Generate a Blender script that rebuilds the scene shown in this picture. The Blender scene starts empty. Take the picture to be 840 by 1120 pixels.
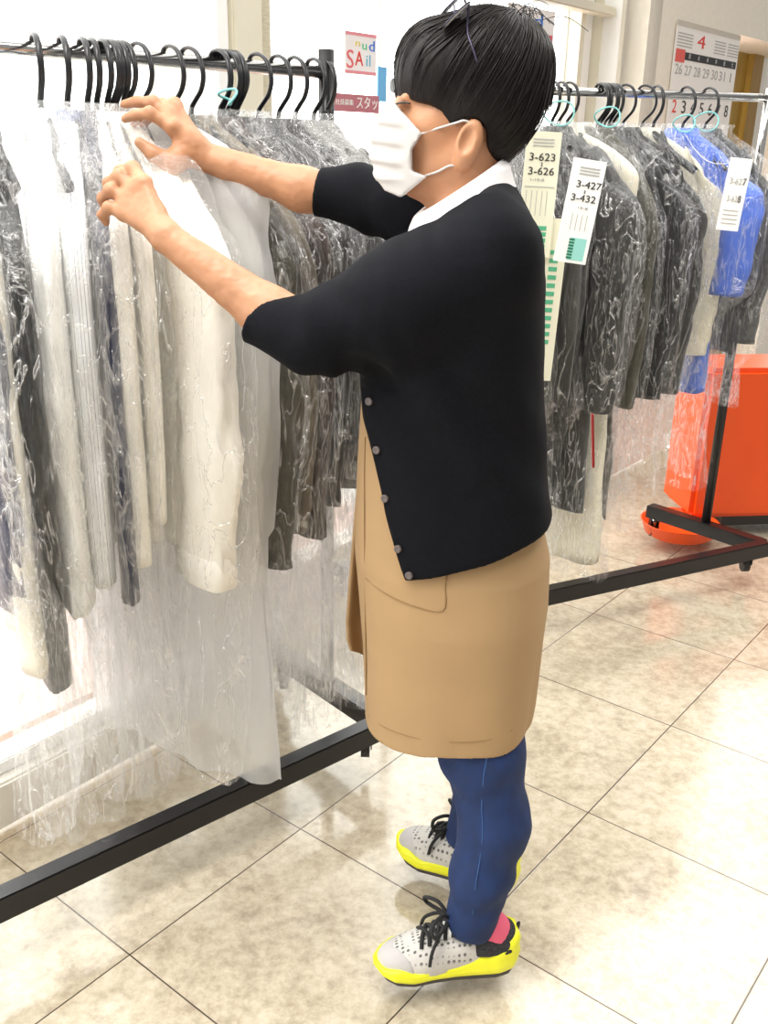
import bpy, bmesh, math, random
import numpy as np
from mathutils import Vector, Matrix, noise
random.seed(7)
SC = bpy.context.scene
COL = SC.collection

# ------------------------------------------------------------------ camera
PITCH, ROLL, FPX, CAMH = 0.3627982, 0.0204, 1062.08, 1.45
CF = np.array([0, math.cos(PITCH), -math.sin(PITCH)])
_R = np.array([1.0, 0, 0]); _U = np.cross(_R, CF)
CR = math.cos(ROLL) * _R + math.sin(ROLL) * _U
CU = -math.sin(ROLL) * _R + math.cos(ROLL) * _U
cam_d = bpy.data.cameras.new('camera'); cam = bpy.data.objects.new('camera', cam_d); COL.objects.link(cam)
cam_d.sensor_fit = 'VERTICAL'; cam_d.sensor_height = 36.0; cam_d.lens = 36.0 * FPX / 1120.0
cam_d.clip_start = 0.02
M4 = Matrix(((CR[0], CU[0], -CF[0], 0), (CR[1], CU[1], -CF[1], 0), (CR[2], CU[2], -CF[2], CAMH), (0, 0, 0, 1)))
cam.matrix_world = M4
SC.camera = cam

def ray(px, py):
    d = (px - 420) * CR - (py - 560) * CU + FPX * CF
    return d
def at(px, py, Y):                       # world point seen at a pixel of the photo, at depth Y
    d = ray(px, py); t = Y / d[1]
    return np.array([d[0] * t, Y, CAMH + d[2] * t])
def at_z(px, py, z):
    d = ray(px, py); t = (z - CAMH) / d[2]
    return np.array([d[0] * t, d[1] * t, z])
def pix(P):
    v = np.array(P, float) - [0, 0, CAMH]
    w = v @ CF
    return 420 + FPX * (v @ CR) / w, 560 - FPX * (v @ CU) / w

# window wall runs along WU, its inward normal is WN
TY = -0.6673313
WU = np.array([-math.sin(TY), math.cos(TY)]); WN = np.array([math.cos(TY), math.sin(TY)])
def wall_pt(u, n, z): return np.array([WU[0] * u + WN[0] * n, WU[1] * u + WN[1] * n, z])

# ------------------------------------------------------------------ world, lights, exposure
SC.view_settings.view_transform = 'Standard'; SC.view_settings.look = 'None'
SC.view_settings.gamma = 1.0; SC.view_settings.use_curve_mapping = False
SC.view_settings.exposure = -0.13
SC.cycles.transparent_max_bounces = 48
SC.cycles.max_bounces = 8
W = bpy.data.worlds.new('daylight'); SC.world = W; W.use_nodes = True
wt = W.node_tree; wt.nodes.clear()
def WND(t): return wt.nodes.new(t)
tc = WND('ShaderNodeTexCoord'); dt = WND('ShaderNodeVectorMath'); dt.operation = 'DOT_PRODUCT'
dt.inputs[1].default_value = (-WN[0] * .93, -WN[1] * .93, 0.36)
mr = WND('ShaderNodeMapRange'); mr.interpolation_type = 'SMOOTHSTEP'
mr.inputs['From Min'].default_value = -0.3; mr.inputs['From Max'].default_value = 0.75
mr.inputs['To Min'].default_value = 0.46; mr.inputs['To Max'].default_value = 5.4
bg = WND('ShaderNodeBackground'); bg.inputs[0].default_value = (1, .985, .955, 1); wo = WND('ShaderNodeOutputWorld')
wt.links.new(tc.outputs['Generated'], dt.inputs[0]); wt.links.new(dt.outputs['Value'], mr.inputs['Value'])
wt.links.new(mr.outputs[0], bg.inputs[1]); wt.links.new(bg.outputs[0], wo.inputs[0])
def area(name, loc, size, power, rot, color=(1, .965, .91)):
    d = bpy.data.lights.new(name, 'AREA'); d.shape = 'RECTANGLE'; d.size, d.size_y = size; d.energy = power; d.color = color
    o = bpy.data.objects.new(name, d); COL.objects.link(o); o.location = loc; o.rotation_euler = rot
    return o
WROT = math.atan2(WU[1], WU[0])
area('ceiling_lamp', (0.55, 0.5, 2.65), (1.25, .28), 13, (0, 0, WROT))
area('ceiling_lamp.001', (-0.5, 1.0, 2.65), (1.25, .28), 30, (0, 0, WROT))
area('ceiling_lamp.002', (1.5, 2.3, 2.65), (1.25, .28), 24, (0, 0, WROT))

# ------------------------------------------------------------------ materials
def mat(name, color, rough=.6, metal=0.0, spec=.5, noise_s=0, noise_a=0.0, bump=0.0, bump_s=60, sheen=0.0, stretch=(1, 1, 1), coat=0.0, bdist=.002):
    m = bpy.data.materials.new(name); m.use_nodes = True
    nt = m.node_tree; b = nt.nodes['Principled BSDF']
    b.inputs['Base Color'].default_value = (*color, 1); b.inputs['Roughness'].default_value = rough
    b.inputs['Metallic'].default_value = metal; b.inputs['Specular IOR Level'].default_value = spec
    b.inputs['Sheen Weight'].default_value = sheen; b.inputs['Coat Weight'].default_value = coat
    t = nt.nodes.new('ShaderNodeTexCoord'); mp = nt.nodes.new('ShaderNodeMapping'); mp.inputs['Scale'].default_value = stretch
    nt.links.new(t.outputs['Object'], mp.inputs[0])
    if noise_a:
        n = nt.nodes.new('ShaderNodeTexNoise'); n.inputs['Scale'].default_value = noise_s; n.inputs['Detail'].default_value = 5
        r = nt.nodes.new('ShaderNodeMapRange'); r.inputs['To Min'].default_value = 1 - noise_a; r.inputs['To Max'].default_value = 1 + noise_a
        r.inputs['From Min'].default_value = .3; r.inputs['From Max'].default_value = .7
        mx = nt.nodes.new('ShaderNodeVectorMath'); mx.operation = 'SCALE'; mx.inputs[0].default_value = color
        nt.links.new(mp.outputs[0], n.inputs[0]); nt.links.new(n.outputs[0], r.inputs[0]); nt.links.new(r.outputs[0], mx.inputs['Scale'])
        nt.links.new(mx.outputs[0], b.inputs['Base Color'])
    if bump:
        n2 = nt.nodes.new('ShaderNodeTexNoise'); n2.inputs['Scale'].default_value = bump_s; n2.inputs['Detail'].default_value = 4
        bp = nt.nodes.new('ShaderNodeBump'); bp.inputs['Strength'].default_value = bump; bp.inputs['Distance'].default_value = bdist
        nt.links.new(mp.outputs[0], n2.inputs[0]); nt.links.new(n2.outputs[0], bp.inputs['Height']); nt.links.new(bp.outputs[0], b.inputs['Normal'])
    return m

def srgb(r, g, b):
    f = lambda c: (c / 255) / 12.92 if c / 255 <= .04045 else ((c / 255 + .055) / 1.055) ** 2.4
    return (f(r), f(g), f(b))

def plastic_mat(name, base=.025, milk=.004, tint=(.99, .99, .99), crease=.5, scale=1.0):
    m = bpy.data.materials.new(name); m.use_nodes = True; nt = m.node_tree; nt.nodes.clear(); N = nt.nodes.new; L = nt.links.new
    t = N('ShaderNodeTexCoord'); oi = N('ShaderNodeObjectInfo')
    ad = N('ShaderNodeVectorMath'); ad.operation = 'ADD'
    sc = N('ShaderNodeVectorMath'); sc.operation = 'SCALE'; sc.inputs['Scale'].default_value = 37
    cb = N('ShaderNodeCombineXYZ'); L(oi.outputs['Random'], cb.inputs[0]); L(oi.outputs['Random'], cb.inputs[2]); L(cb.outputs[0], sc.inputs[0])
    L(t.outputs['Object'], ad.inputs[0]); L(sc.outputs[0], ad.inputs[1])
    mp = N('ShaderNodeMapping'); mp.inputs['Scale'].default_value = (1.8, 1.8, .42); mp.inputs['Rotation'].default_value = (.35, .5, 0); L(ad.outputs[0], mp.inputs[0])
    n1 = N('ShaderNodeTexNoise'); n1.inputs['Scale'].default_value = 9 * scale; n1.inputs['Detail'].default_value = 4; n1.inputs['Distortion'].default_value = 1.6; L(mp.outputs[0], n1.inputs[0])
    n2 = N('ShaderNodeTexNoise'); n2.inputs['Scale'].default_value = 30 * scale; n2.inputs['Detail'].default_value = 3; n2.inputs['Distortion'].default_value = 1.2; L(mp.outputs[0], n2.inputs[0])
    # ridges: thin creases where the noise crosses its middle
    def ridge(src, width):
        s = N('ShaderNodeMath'); s.operation = 'SUBTRACT'; s.inputs[1].default_value = .5; L(src, s.inputs[0])
        a = N('ShaderNodeMath'); a.operation = 'ABSOLUTE'; L(s.outputs[0], a.inputs[0])
        r = N('ShaderNodeMapRange'); r.inputs['From Min'].default_value = 0; r.inputs['From Max'].default_value = width; r.inputs['To Min'].default_value = 1; r.inputs['To Max'].default_value = 0; L(a.outputs[0], r.inputs[0])
        p = N('ShaderNodeMath'); p.operation = 'POWER'; p.inputs[1].default_value = 1.8; L(r.outputs[0], p.inputs[0])
        return p.outputs[0]
    r1, r2 = ridge(n1.outputs[0], .028), ridge(n2.outputs[0], .045)
    n3 = N('ShaderNodeTexNoise'); n3.inputs['Scale'].default_value = 5; L(ad.outputs[0], n3.inputs[0])
    ms = N('ShaderNodeMapRange'); ms.inputs['From Min'].default_value = .42; ms.inputs['From Max'].default_value = .68; L(n3.outputs[0], ms.inputs[0])
    m2 = N('ShaderNodeMath'); m2.operation = 'MULTIPLY'; L(r2, m2.inputs[0]); L(ms.outputs[0], m2.inputs[1])
    mxr = N('ShaderNodeMath'); mxr.operation = 'MAXIMUM'; L(r1, mxr.inputs[0]); L(m2.outputs[0], mxr.inputs[1])
    hb = N('ShaderNodeMath'); hb.operation = 'ADD'; L(n1.outputs[0], hb.inputs[0]); L(n2.outputs[0], hb.inputs[1])
    h2 = N('ShaderNodeMath'); h2.operation = 'MULTIPLY_ADD'; h2.inputs[1].default_value = .35; L(mxr.outputs[0], h2.inputs[0]); L(hb.outputs[0], h2.inputs[2])
    bp = N('ShaderNodeBump'); bp.inputs['Strength'].default_value = .9; bp.inputs['Distance'].default_value = .012; L(h2.outputs[0], bp.inputs['Height'])
    lw = N('ShaderNodeLayerWeight'); lw.inputs[0].default_value = .25; L(bp.outputs[0], lw.inputs['Normal'])
    f1 = N('ShaderNodeMath'); f1.operation = 'MULTIPLY_ADD'; f1.inputs[1].default_value = .12; f1.inputs[2].default_value = base; L(lw.outputs['Facing'], f1.inputs[0])
    f2 = N('ShaderNodeMath'); f2.operation = 'MULTIPLY_ADD'; f2.inputs[1].default_value = crease; f2.use_clamp = True; L(mxr.outputs[0], f2.inputs[0]); L(f1.outputs[0], f2.inputs[2])
    gl = N('ShaderNodeBsdfGlossy'); gl.inputs['Roughness'].default_value = .1; gl.inputs[0].default_value = (1, 1, 1, 1); L(bp.outputs[0], gl.inputs['Normal'])
    df = N('ShaderNodeBsdfDiffuse'); df.inputs[0].default_value = (.97, .97, .97, 1)
    tl = N('ShaderNodeBsdfTranslucent'); tl.inputs[0].default_value = (.95, .95, .95, 1)
    md = N('ShaderNodeMixShader'); md.inputs[0].default_value = .5; L(df.outputs[0], md.inputs[1]); L(tl.outputs[0], md.inputs[2])
    gm = N('ShaderNodeMixShader'); gm.inputs[0].default_value = .48; L(gl.outputs[0], gm.inputs[1]); L(md.outputs[0], gm.inputs[2])
    tr = N('ShaderNodeBsdfTransparent'); tr.inputs[0].default_value = (*tint, 1)
    x1 = N('ShaderNodeMixShader'); x1.inputs[0].default_value = milk; L(tr.outputs[0], x1.inputs[1]); L(md.outputs[0], x1.inputs[2])
    x2 = N('ShaderNodeMixShader'); L(f2.outputs[0], x2.inputs[0]); L(x1.outputs[0], x2.inputs[1]); L(gm.outputs[0], x2.inputs[2])
    out = N('ShaderNodeOutputMaterial'); L(x2.outputs[0], out.inputs[0])
    return m

M = {}
M['chrome'] = mat('chrome', (.62, .61, .59), .16, 1.0)
M['black_metal'] = mat('black_metal', (.010, .009, .010), .28, 0, .4)
M['black_plastic'] = mat('black_plastic', (.012, .012, .014), .32)
M['rubber'] = mat('rubber', (.02, .02, .02), .55)
M['white_paint'] = mat('white_paint', srgb(250, 249, 245), .5, noise_s=8, noise_a=.02)
M['cream_metal'] = mat('cream_metal', srgb(226, 220, 200), .4, noise_s=20, noise_a=.02)
M['beige_wall'] = mat('beige_wall', srgb(246, 238, 220), .75, noise_s=40, noise_a=.03, bump=.2, bump_s=220)
M['sill_paint'] = mat('sill_paint', srgb(240, 234, 224), .5, noise_s=20, noise_a=.03)
M['ochre_door'] = mat('ochre_door', srgb(176, 144, 62), .5, noise_s=6, noise_a=.12, stretch=(6, 6, .6))
M['plastic'] = plastic_mat('clear_plastic')
M['plastic_soft'] = plastic_mat('clear_plastic_soft', base=.05, milk=.085, crease=.5)
M['milky'] = plastic_mat('milky_nonwoven', base=.1, milk=.55, crease=.2)
M['skin'] = mat('skin', srgb(180, 129, 94), .5, noise_s=24, noise_a=.07, bump=.25, bump_s=140, bdist=.0015)
M['skin'].node_tree.nodes['Principled BSDF'].inputs['Subsurface Weight'].default_value = .12
M['skin'].node_tree.nodes['Principled BSDF'].inputs['Subsurface Radius'].default_value = (.012, .005, .003)

# ------------------------------------------------------------------ object helpers
def tag(o, label=None, cat=None, group=None, kind=None):
    if label: o['label'] = label
    if cat: o['category'] = cat
    if group: o['group'] = group
    if kind: o['kind'] = kind
    return o
def link(o, parent=None):
    COL.objects.link(o)
    if parent is not None: o.parent = parent
    return o
def mesh_obj(name, V, F, m, parent=None, smooth=True):
    me = bpy.data.meshes.new(name); me.from_pydata([tuple(map(float, v)) for v in V], [], [tuple(f) for f in F]); me.update()
    if smooth: me.shade_smooth()
    if m is not None: me.materials.append(m)
    return link(bpy.data.objects.new(name, me), parent)
def bm_obj(name, bm, m, parent=None, smooth=False):
    me = bpy.data.meshes.new(name); bmesh.ops.recalc_face_normals(bm, faces=bm.faces); bm.to_mesh(me); bm.free()
    if smooth: me.shade_smooth()
    me.materials.append(m)
    return link(bpy.data.objects.new(name, me), parent)
def empty(name, loc=(0, 0, 0), rz=0, label=None, cat=None, group=None):
    o = bpy.data.objects.new(name, None); o.empty_display_size = .05; link(o); o.location = loc; o.rotation_euler = (0, 0, rz)
    return tag(o, label, cat, group)
def add_box(bm, c, s, rz=0, bev=0.0, R=None):
    r = bmesh.ops.create_cube(bm, size=1.0); vs = r['verts']
    mtx = Matrix.Translation(Vector(c)) @ (R if R is not None else Matrix.Rotation(rz, 4, 'Z')) @ Matrix.Diagonal((*s, 1))
    bmesh.ops.transform(bm, matrix=mtx, verts=vs)
    if bev:
        es = {e for v in vs for e in v.link_edges}
        bmesh.ops.bevel(bm, geom=list(es), offset=bev, segments=2, affect='EDGES')
def box(name, c, s, m, parent=None, rz=0, bev=0.0, R=None):
    bm = bmesh.new(); add_box(bm, c, s, rz, bev, R); return bm_obj(name, bm, m, parent)
def bar(name, a, b, w, h, m, parent=None, bev=.003):
    a, b = np.array(a, float), np.array(b, float); d = b - a; L = np.linalg.norm(d); c = (a + b) / 2
    q = Vector(d).to_track_quat('X', 'Z').to_matrix().to_4x4()
    return box(name, c, (L, w, h), m, parent, bev=bev, R=q)
def smooth_path(pts, n=6):
    P = np.array(pts, float); out = []
    for i in range(len(P) - 1):
        p0, p1, p2, p3 = P[max(i - 1, 0)], P[i], P[i + 1], P[min(i + 2, len(P) - 1)]
        for k in range(n):
            t = k / n
            out.append(.5 * ((2 * p1) + (-p0 + p2) * t + (2 * p0 - 5 * p1 + 4 * p2 - p3) * t * t + (-p0 + 3 * p1 - 3 * p2 + p3) * t ** 3))
    out.append(P[-1]); return np.array(out)
def tube_geo(path, r, sides=8, V=None, F=None, flat=1.0, cap=True):
    V = [] if V is None else V; F = [] if F is None else F
    P = np.array(path, float); n = len(P); r = np.broadcast_to(np.array(r, float), (n,)) if np.ndim(r) < 2 else r
    T = np.gradient(P, axis=0); T /= np.linalg.norm(T, axis=1)[:, None] + 1e-12
    up = np.array([0, 0, 1.0]) if abs(T[0][2]) < .9 else np.array([1.0, 0, 0])
    N = np.cross(T[0], up); N /= np.linalg.norm(N); b0 = len(V)
    for i in range(n):
        N = N - T[i] * (N @ T[i]); N /= np.linalg.norm(N) + 1e-12; B = np.cross(T[i], N)
        for k in range(sides):
            a = 2 * math.pi * k / sides
            V.append(P[i] + r[i] * (math.cos(a) * N + flat * math.sin(a) * B))
    for i in range(n - 1):
        for k in range(sides):
            k2 = (k + 1) % sides
            F.append((b0 + i * sides + k, b0 + i * sides + k2, b0 + (i + 1) * sides + k2, b0 + (i + 1) * sides + k))
    if cap:
        F.append(tuple(b0 + k for k in range(sides))[::-1]); F.append(tuple(b0 + (n - 1) * sides + k for k in range(sides)))
    return V, F
def tube(name, path, r, m, parent=None, sides=8, flat=1.0):
    V, F = tube_geo(path, r, sides, flat=flat); return mesh_obj(name, V, F, m, parent)
def cyl(name, a, b, r, m, parent=None, sides=20):
    o = tube(name, [a, b], r, m, parent, sides)
    me = o.data
    for p in me.polygons: p.use_smooth = len(p.vertices) == 4
    return o
def rings_geo(rings, closed=True, cap0=False, cap1=False):
    n = len(rings[0]); V = [v for r in rings for v in r]; F = []
    for i in range(len(rings) - 1):
        for k in range(n if closed else n - 1):
            k2 = (k + 1) % n
            F.append((i * n + k, i * n + k2, (i + 1) * n + k2, (i + 1) * n + k))
    if cap0: F.append(tuple(range(n))[::-1])
    if cap1: F.append(tuple((len(rings) - 1) * n + k for k in range(n)))
    return V, F
def text(name, s, loc, size, m, parent, R, align='CENTER', depth=.0006):
    cu = bpy.data.curves.new(name, 'FONT'); cu.body = s; cu.size = size; cu.align_x = align; cu.align_y = 'CENTER'; cu.extrude = depth; cu.resolution_u = 3
    o = bpy.data.objects.new(name, cu); cu.materials.append(m)
    bpy.context.view_layer.update()
    tmp = link(o); dg = bpy.context.evaluated_depsgraph_get()
    me = bpy.data.meshes.new_from_object(tmp.evaluated_get(dg)); COL.objects.unlink(tmp); bpy.data.objects.remove(tmp)
    o = bpy.data.objects.new(name, me); link(o, parent)
    o.matrix_local = Matrix.Translation(Vector(loc)) @ R
    return o

# ------------------------------------------------------------------ distance-field modelling (for the person and clothes)
import openvdb
class Field:
    def __init__(s, lo, hi, h):
        s.lo = np.array(lo, float); s.h = h; s.n = np.ceil((np.array(hi) - s.lo) / h).astype(int) + 1
        s.F = np.full(s.n, .3, np.float32)
    def block(s, lo, hi):
        a = np.clip(np.floor((np.array(lo) - s.lo) / s.h).astype(int), 0, s.n); b = np.clip(np.ceil((np.array(hi) - s.lo) / s.h).astype(int) + 1, 0, s.n)
        ax = [(s.lo[k] + np.arange(a[k], b[k]) * s.h).astype(np.float32) for k in range(3)]
        X, Y, Z = np.meshgrid(*ax, indexing='ij', sparse=True)
        return tuple(slice(a[k], b[k]) for k in range(3)), X, Y, Z
    def add(s, fn, lo=None, hi=None, k=.01):
        sl, X, Y, Z = s.block(s.lo if lo is None else lo, s.lo + s.n * s.h if hi is None else hi)
        if 0 in s.F[sl].shape: return
        d = fn(X, Y, Z).astype(np.float32); a = s.F[sl]
        h = np.maximum(k - np.abs(a - d), 0) / k
        s.F[sl] = np.minimum(a, d) - h * h * k * .25
    def sub(s, fn, lo=None, hi=None, k=.004):
        sl, X, Y, Z = s.block(s.lo if lo is None else lo, s.lo + s.n * s.h if hi is None else hi)
        d = -fn(X, Y, Z).astype(np.float32); a = s.F[sl]
        h = np.maximum(k - np.abs(a - d), 0) / k
        s.F[sl] = np.maximum(a, d) + h * h * k * .25
    def cap(s, a, b, ra, rb, k=.012, flat=None):
        a, b = np.array(a, float), np.array(b, float); m = max(ra, rb) + .05
        s.add(f_cap(a, b, ra, rb, flat), np.minimum(a, b) - m, np.maximum(a, b) + m, k)
    def chain(s, pts, rs, k=.012, flat=None):
        for i in range(len(pts) - 1): s.cap(pts[i], pts[i + 1], rs[i], rs[i + 1], k, flat)
    def ell(s, c, ax, r, k=.015, sub=False):
        c = np.array(c, float); m = max(r) + .05
        (s.sub if sub else s.add)(f_ell(c, ax, r), c - m, c + m, k)
    def mesh(s, name, m, parent=None, relax=1):
        g = openvdb.FloatGrid(.3); g.copyFromArray(s.F); P, Q = g.convertToQuads(0.0)[:2]
        P = np.array(P) * s.h + s.lo; Q = np.array(Q)
        o = mesh_obj(name, P, Q, m, parent)
        return o
def f_cap(a, b, ra, rb, flat=None):
    ab = b - a; L2 = ab @ ab + 1e-12
    def fn(X, Y, Z):
        x, y, z = X - a[0], Y - a[1], Z - a[2]
        t = np.clip((x * ab[0] + y * ab[1] + z * ab[2]) / L2, 0, 1)
        dx, dy, dz = x - t * ab[0], y - t * ab[1], z - t * ab[2]
        if flat is not None:
            ax, f = np.array(flat[0], float), flat[1]
            q = (dx * ax[0] + dy * ax[1] + dz * ax[2]) * (1 / f - 1)
            dx, dy, dz = dx + q * ax[0], dy + q * ax[1], dz + q * ax[2]
        d = np.sqrt(dx * dx + dy * dy + dz * dz) - (ra + t * (rb - ra))
        return d * (1 if flat is None else max(.5, min(1, flat[1])))
    return fn
def f_ell(c, ax, r):
    ax = np.array(ax, float)
    def fn(X, Y, Z):
        x, y, z = X - c[0], Y - c[1], Z - c[2]; q = 0; g = 0
        for i in range(3):
            w = x * ax[i][0] + y * ax[i][1] + z * ax[i][2]
            q = q + (w / r[i]) ** 2; g = g + (w / r[i] ** 2) ** 2
        k0 = np.sqrt(q); return k0 * (k0 - 1) / (np.sqrt(g) + 1e-6)
    return fn
def f_loft(zs, cx, cy, a, b, rot=0.0, pw=2.0):
    zs = np.array(zs, float); o = np.argsort(zs); zs = zs[o]; cx, cy, a, b = (np.array(v, float)[o] for v in (cx, cy, a, b))
    c, s_ = math.cos(rot), math.sin(rot)
    def fn(X, Y, Z):
        I = lambda v: np.interp(Z, zs, v)
        A, B = I(a), I(b); x, y = X - I(cx), Y - I(cy); x, y = x * c + y * s_, -x * s_ + y * c
        k = ((np.abs(x) / A) ** pw + (np.abs(y) / B) ** pw) ** (1 / pw)
        d = (k - 1) * np.minimum(A, B)
        dz = np.maximum(zs[0] - Z, Z - zs[-1])
        return np.maximum(d, dz)
    return fn
def poly_sd(px, py, poly):
    P = np.array(poly, float); d = None; s = None
    for i in range(len(P)):
        a, b = P[i], P[i - 1]; e = b - a; wx, wy = px - a[0], py - a[1]
        t = np.clip((wx * e[0] + wy * e[1]) / (e @ e + 1e-12), 0, 1); bx, by = wx - e[0] * t, wy - e[1] * t
        q = bx * bx + by * by; d = q if d is None else np.minimum(d, q)
        c1 = py >= a[1]; c2 = py < b[1]; c3 = e[0] * wy > e[1] * wx
        flip = (c1 & c2 & c3) | (~c1 & ~c2 & ~c3)
        s = np.where(flip, -1.0, 1.0) if s is None else np.where(flip, -s, s)
    return s * np.sqrt(d)
#==MARK-SETTING==
# ------------------------------------------------------------------ the setting
def tile_material():
    m = bpy.data.materials.new('floor_tiles'); m.use_nodes = True; nt = m.node_tree; b = nt.nodes['Principled BSDF']; N = nt.nodes.new; L = nt.links.new
    t = N('ShaderNodeTexCoord'); mp = N('ShaderNodeMapping'); mp.vector_type = 'TEXTURE'
    mp.inputs['Location'].default_value = (-.48195657, 1.47150937, 0); mp.inputs['Rotation'].default_value = (0, 0, TY); mp.inputs['Scale'].default_value = (.48892803, .48892803, 1)
    L(t.outputs['Object'], mp.inputs[0]); sp = N('ShaderNodeSeparateXYZ'); L(mp.outputs[0], sp.inputs[0])
    def edge(o):
        f = N('ShaderNodeMath'); f.operation = 'PINGPONG'; f.inputs[1].default_value = .5; L(o, f.inputs[0]); return f.outputs[0]
    mn = N('ShaderNodeMath'); mn.operation = 'MINIMUM'; L(edge(sp.outputs[0]), mn.inputs[0]); L(edge(sp.outputs[1]), mn.inputs[1])
    g = N('ShaderNodeMapRange'); g.inputs['From Min'].default_value = .0022; g.inputs['From Max'].default_value = .0042; L(mn.outputs[0], g.inputs[0])
    fl = N('ShaderNodeVectorMath'); fl.operation = 'FLOOR'; L(mp.outputs[0], fl.inputs[0])
    wn = N('ShaderNodeTexWhiteNoise'); L(fl.outputs[0], wn.inputs[0])
    off = N('ShaderNodeVectorMath'); off.operation = 'MULTIPLY_ADD'; off.inputs[1].default_value = (9, 9, 9); L(wn.outputs['Color'], off.inputs[0]); L(t.outputs['Object'], off.inputs[2])
    n1 = N('ShaderNodeTexNoise'); n1.inputs['Scale'].default_value = 34; n1.inputs['Detail'].default_value = 8; n1.inputs['Roughness'].default_value = .75; n1.inputs['Distortion'].default_value = .15; L(off.outputs[0], n1.inputs[0])
    n2 = N('ShaderNodeTexNoise'); n2.inputs['Scale'].default_value = 5; n2.inputs['Detail'].default_value = 3; L(off.outputs[0], n2.inputs[0])
    ad = N('ShaderNodeMath'); ad.operation = 'MULTIPLY_ADD'; ad.inputs[1].default_value = .4; L(n2.outputs[0], ad.inputs[0]); L(n1.outputs[0], ad.inputs[2])
    cr = N('ShaderNodeValToRGB'); e = cr.color_ramp.elements
    e[0].position = .52; e[0].color = (*srgb(162, 149, 129), 1); e[1].position = .84; e[1].color = (*srgb(206, 195, 174), 1)
    x = e.new(.68); x.color = (*srgb(188, 175, 152), 1)
    L(ad.outputs[0], cr.inputs[0])
    mx = N('ShaderNodeMix'); mx.data_type = 'RGBA'; mx.inputs['A'].default_value = (*srgb(70, 58, 46), 1); L(g.outputs[0], mx.inputs['Factor']); L(cr.outputs[0], mx.inputs['B'])
    L(mx.outputs['Result'], b.inputs['Base Color']); b.inputs['Roughness'].default_value = .17; b.inputs['Specular IOR Level'].default_value = .95
    rr = N('ShaderNodeMapRange'); rr.inputs['To Min'].default_value = .06; rr.inputs['To Max'].default_value = .2; L(n2.outputs[0], rr.inputs[0]); L(rr.outputs[0], b.inputs['Roughness'])
    bp = N('ShaderNodeBump'); bp.inputs['Strength'].default_value = .35; bp.inputs['Distance'].default_value = .0015; L(g.outputs[0], bp.inputs['Height']); L(bp.outputs[0], b.inputs['Normal'])
    return m
def wall_box(name, u0, u1, n0, n1, z0, z1, m, parent=None, bev=0.0):
    c = wall_pt((u0 + u1) / 2, (n0 + n1) / 2, (z0 + z1) / 2)
    return box(name, c, (abs(u1 - u0), abs(n1 - n0), abs(z1 - z0)), m, parent, rz=WROT, bev=bev)
def wall_hit(px, py, n):
    d = ray(px, py); t = n / (d[0] * WN[0] + d[1] * WN[1])
    P = np.array([d[0] * t, d[1] * t, CAMH + d[2] * t]); return P[0] * WU[0] + P[1] * WU[1], P[2]
RW = Matrix.Rotation(WROT, 4, 'Z') @ Matrix.Rotation(math.pi / 2, 4, 'X')    # lettering on the window wall

fc = wall_pt(1.2, -.15, -.05)
fl = box('floor', fc, (7.2, 3.9, .1), tile_material(), rz=WROT)
fl.data.transform(Matrix.Rotation(WROT, 4, 'Z')); fl.rotation_euler = (0, 0, 0); fl.data.transform(Matrix.Translation(Vector(fc))); fl.location = (0, 0, 0)
tag(fl, kind='structure')
M['pavement'] = mat('pavement', srgb(226, 196, 188), .8, noise_s=30, noise_a=.08)
pv = wall_box('ground_outside', -2.4, 6.5, -6.5, -2.12, -.12, -.02, M['pavement']); tag(pv, kind='structure')

def glass_mat():
    m = bpy.data.materials.new('window_glass'); m.use_nodes = True; nt = m.node_tree; nt.nodes.clear(); N = nt.nodes.new
    tr = N('ShaderNodeBsdfTransparent'); tr.inputs[0].default_value = (.97, .98, .975, 1); gl = N('ShaderNodeBsdfGlossy'); gl.inputs['Roughness'].default_value = .02
    lw = N('ShaderNodeLayerWeight'); lw.inputs[0].default_value = .5; pw = N('ShaderNodeMath'); pw.operation = 'POWER'; pw.inputs[1].default_value = 4; fr = N('ShaderNodeMath'); fr.operation = 'MULTIPLY_ADD'; fr.inputs[1].default_value = .5; fr.inputs[2].default_value = .03
    nt.links.new(lw.outputs['Facing'], pw.inputs[0]); nt.links.new(pw.outputs[0], fr.inputs[0]); mx = N('ShaderNodeMixShader'); o = N('ShaderNodeOutputMaterial')
    nt.links.new(fr.outputs[0], mx.inputs[0]); nt.links.new(tr.outputs[0], mx.inputs[1]); nt.links.new(gl.outputs[0], mx.inputs[2]); nt.links.new(mx.outputs[0], o.inputs[0])
    return m
M['glass'] = glass_mat()
N1, N2, N3 = -1.752, -2.07, -1.86            # shop window, recessed window, beige wall
up0, up1 = wall_hit(262, 60, N1)[0], wall_hit(311, 60, N1)[0]
s1 = wall_box('wall_window_side', -1.6, up0, N1 - .12, N1, 0, .115, M['sill_paint'], bev=.006); tag(s1, kind='structure')
w1 = wall_box('window_1', -1.6, up0, N1 - .1, N1 - .03, .115, .15, M['white_paint'], bev=.004); tag(w1, kind='structure')
g1 = wall_box('pane', -1.6, up0 - .02, N1 - .07, N1 - .062, .15, 2.6, M['glass'], w1); w1.name = 'window_1'
for o in (g1,):
    o.matrix_parent_inverse = w1.matrix_world.inverted() if False else Matrix.Identity(4)
def reparent_keep(o, p):
    bpy.context.view_layer.update(); o.parent = p; o.matrix_parent_inverse = p.matrix_world.inverted()
bpy.context.view_layer.update(); g1.matrix_parent_inverse = w1.matrix_world.inverted()
f1 = wall_box('window_frame', up0 - .05, up0 - .01, N1 - .1, N1 - .02, .115, 2.6, M['white_paint'], bev=.004); reparent_keep(f1, w1)
ps = wall_box('trim_1', up0 + .005, up1 - .045, N1 - .33, N1 - .02, 0, 2.6, M['cream_metal'], bev=.006); tag(ps, kind='structure')
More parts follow.
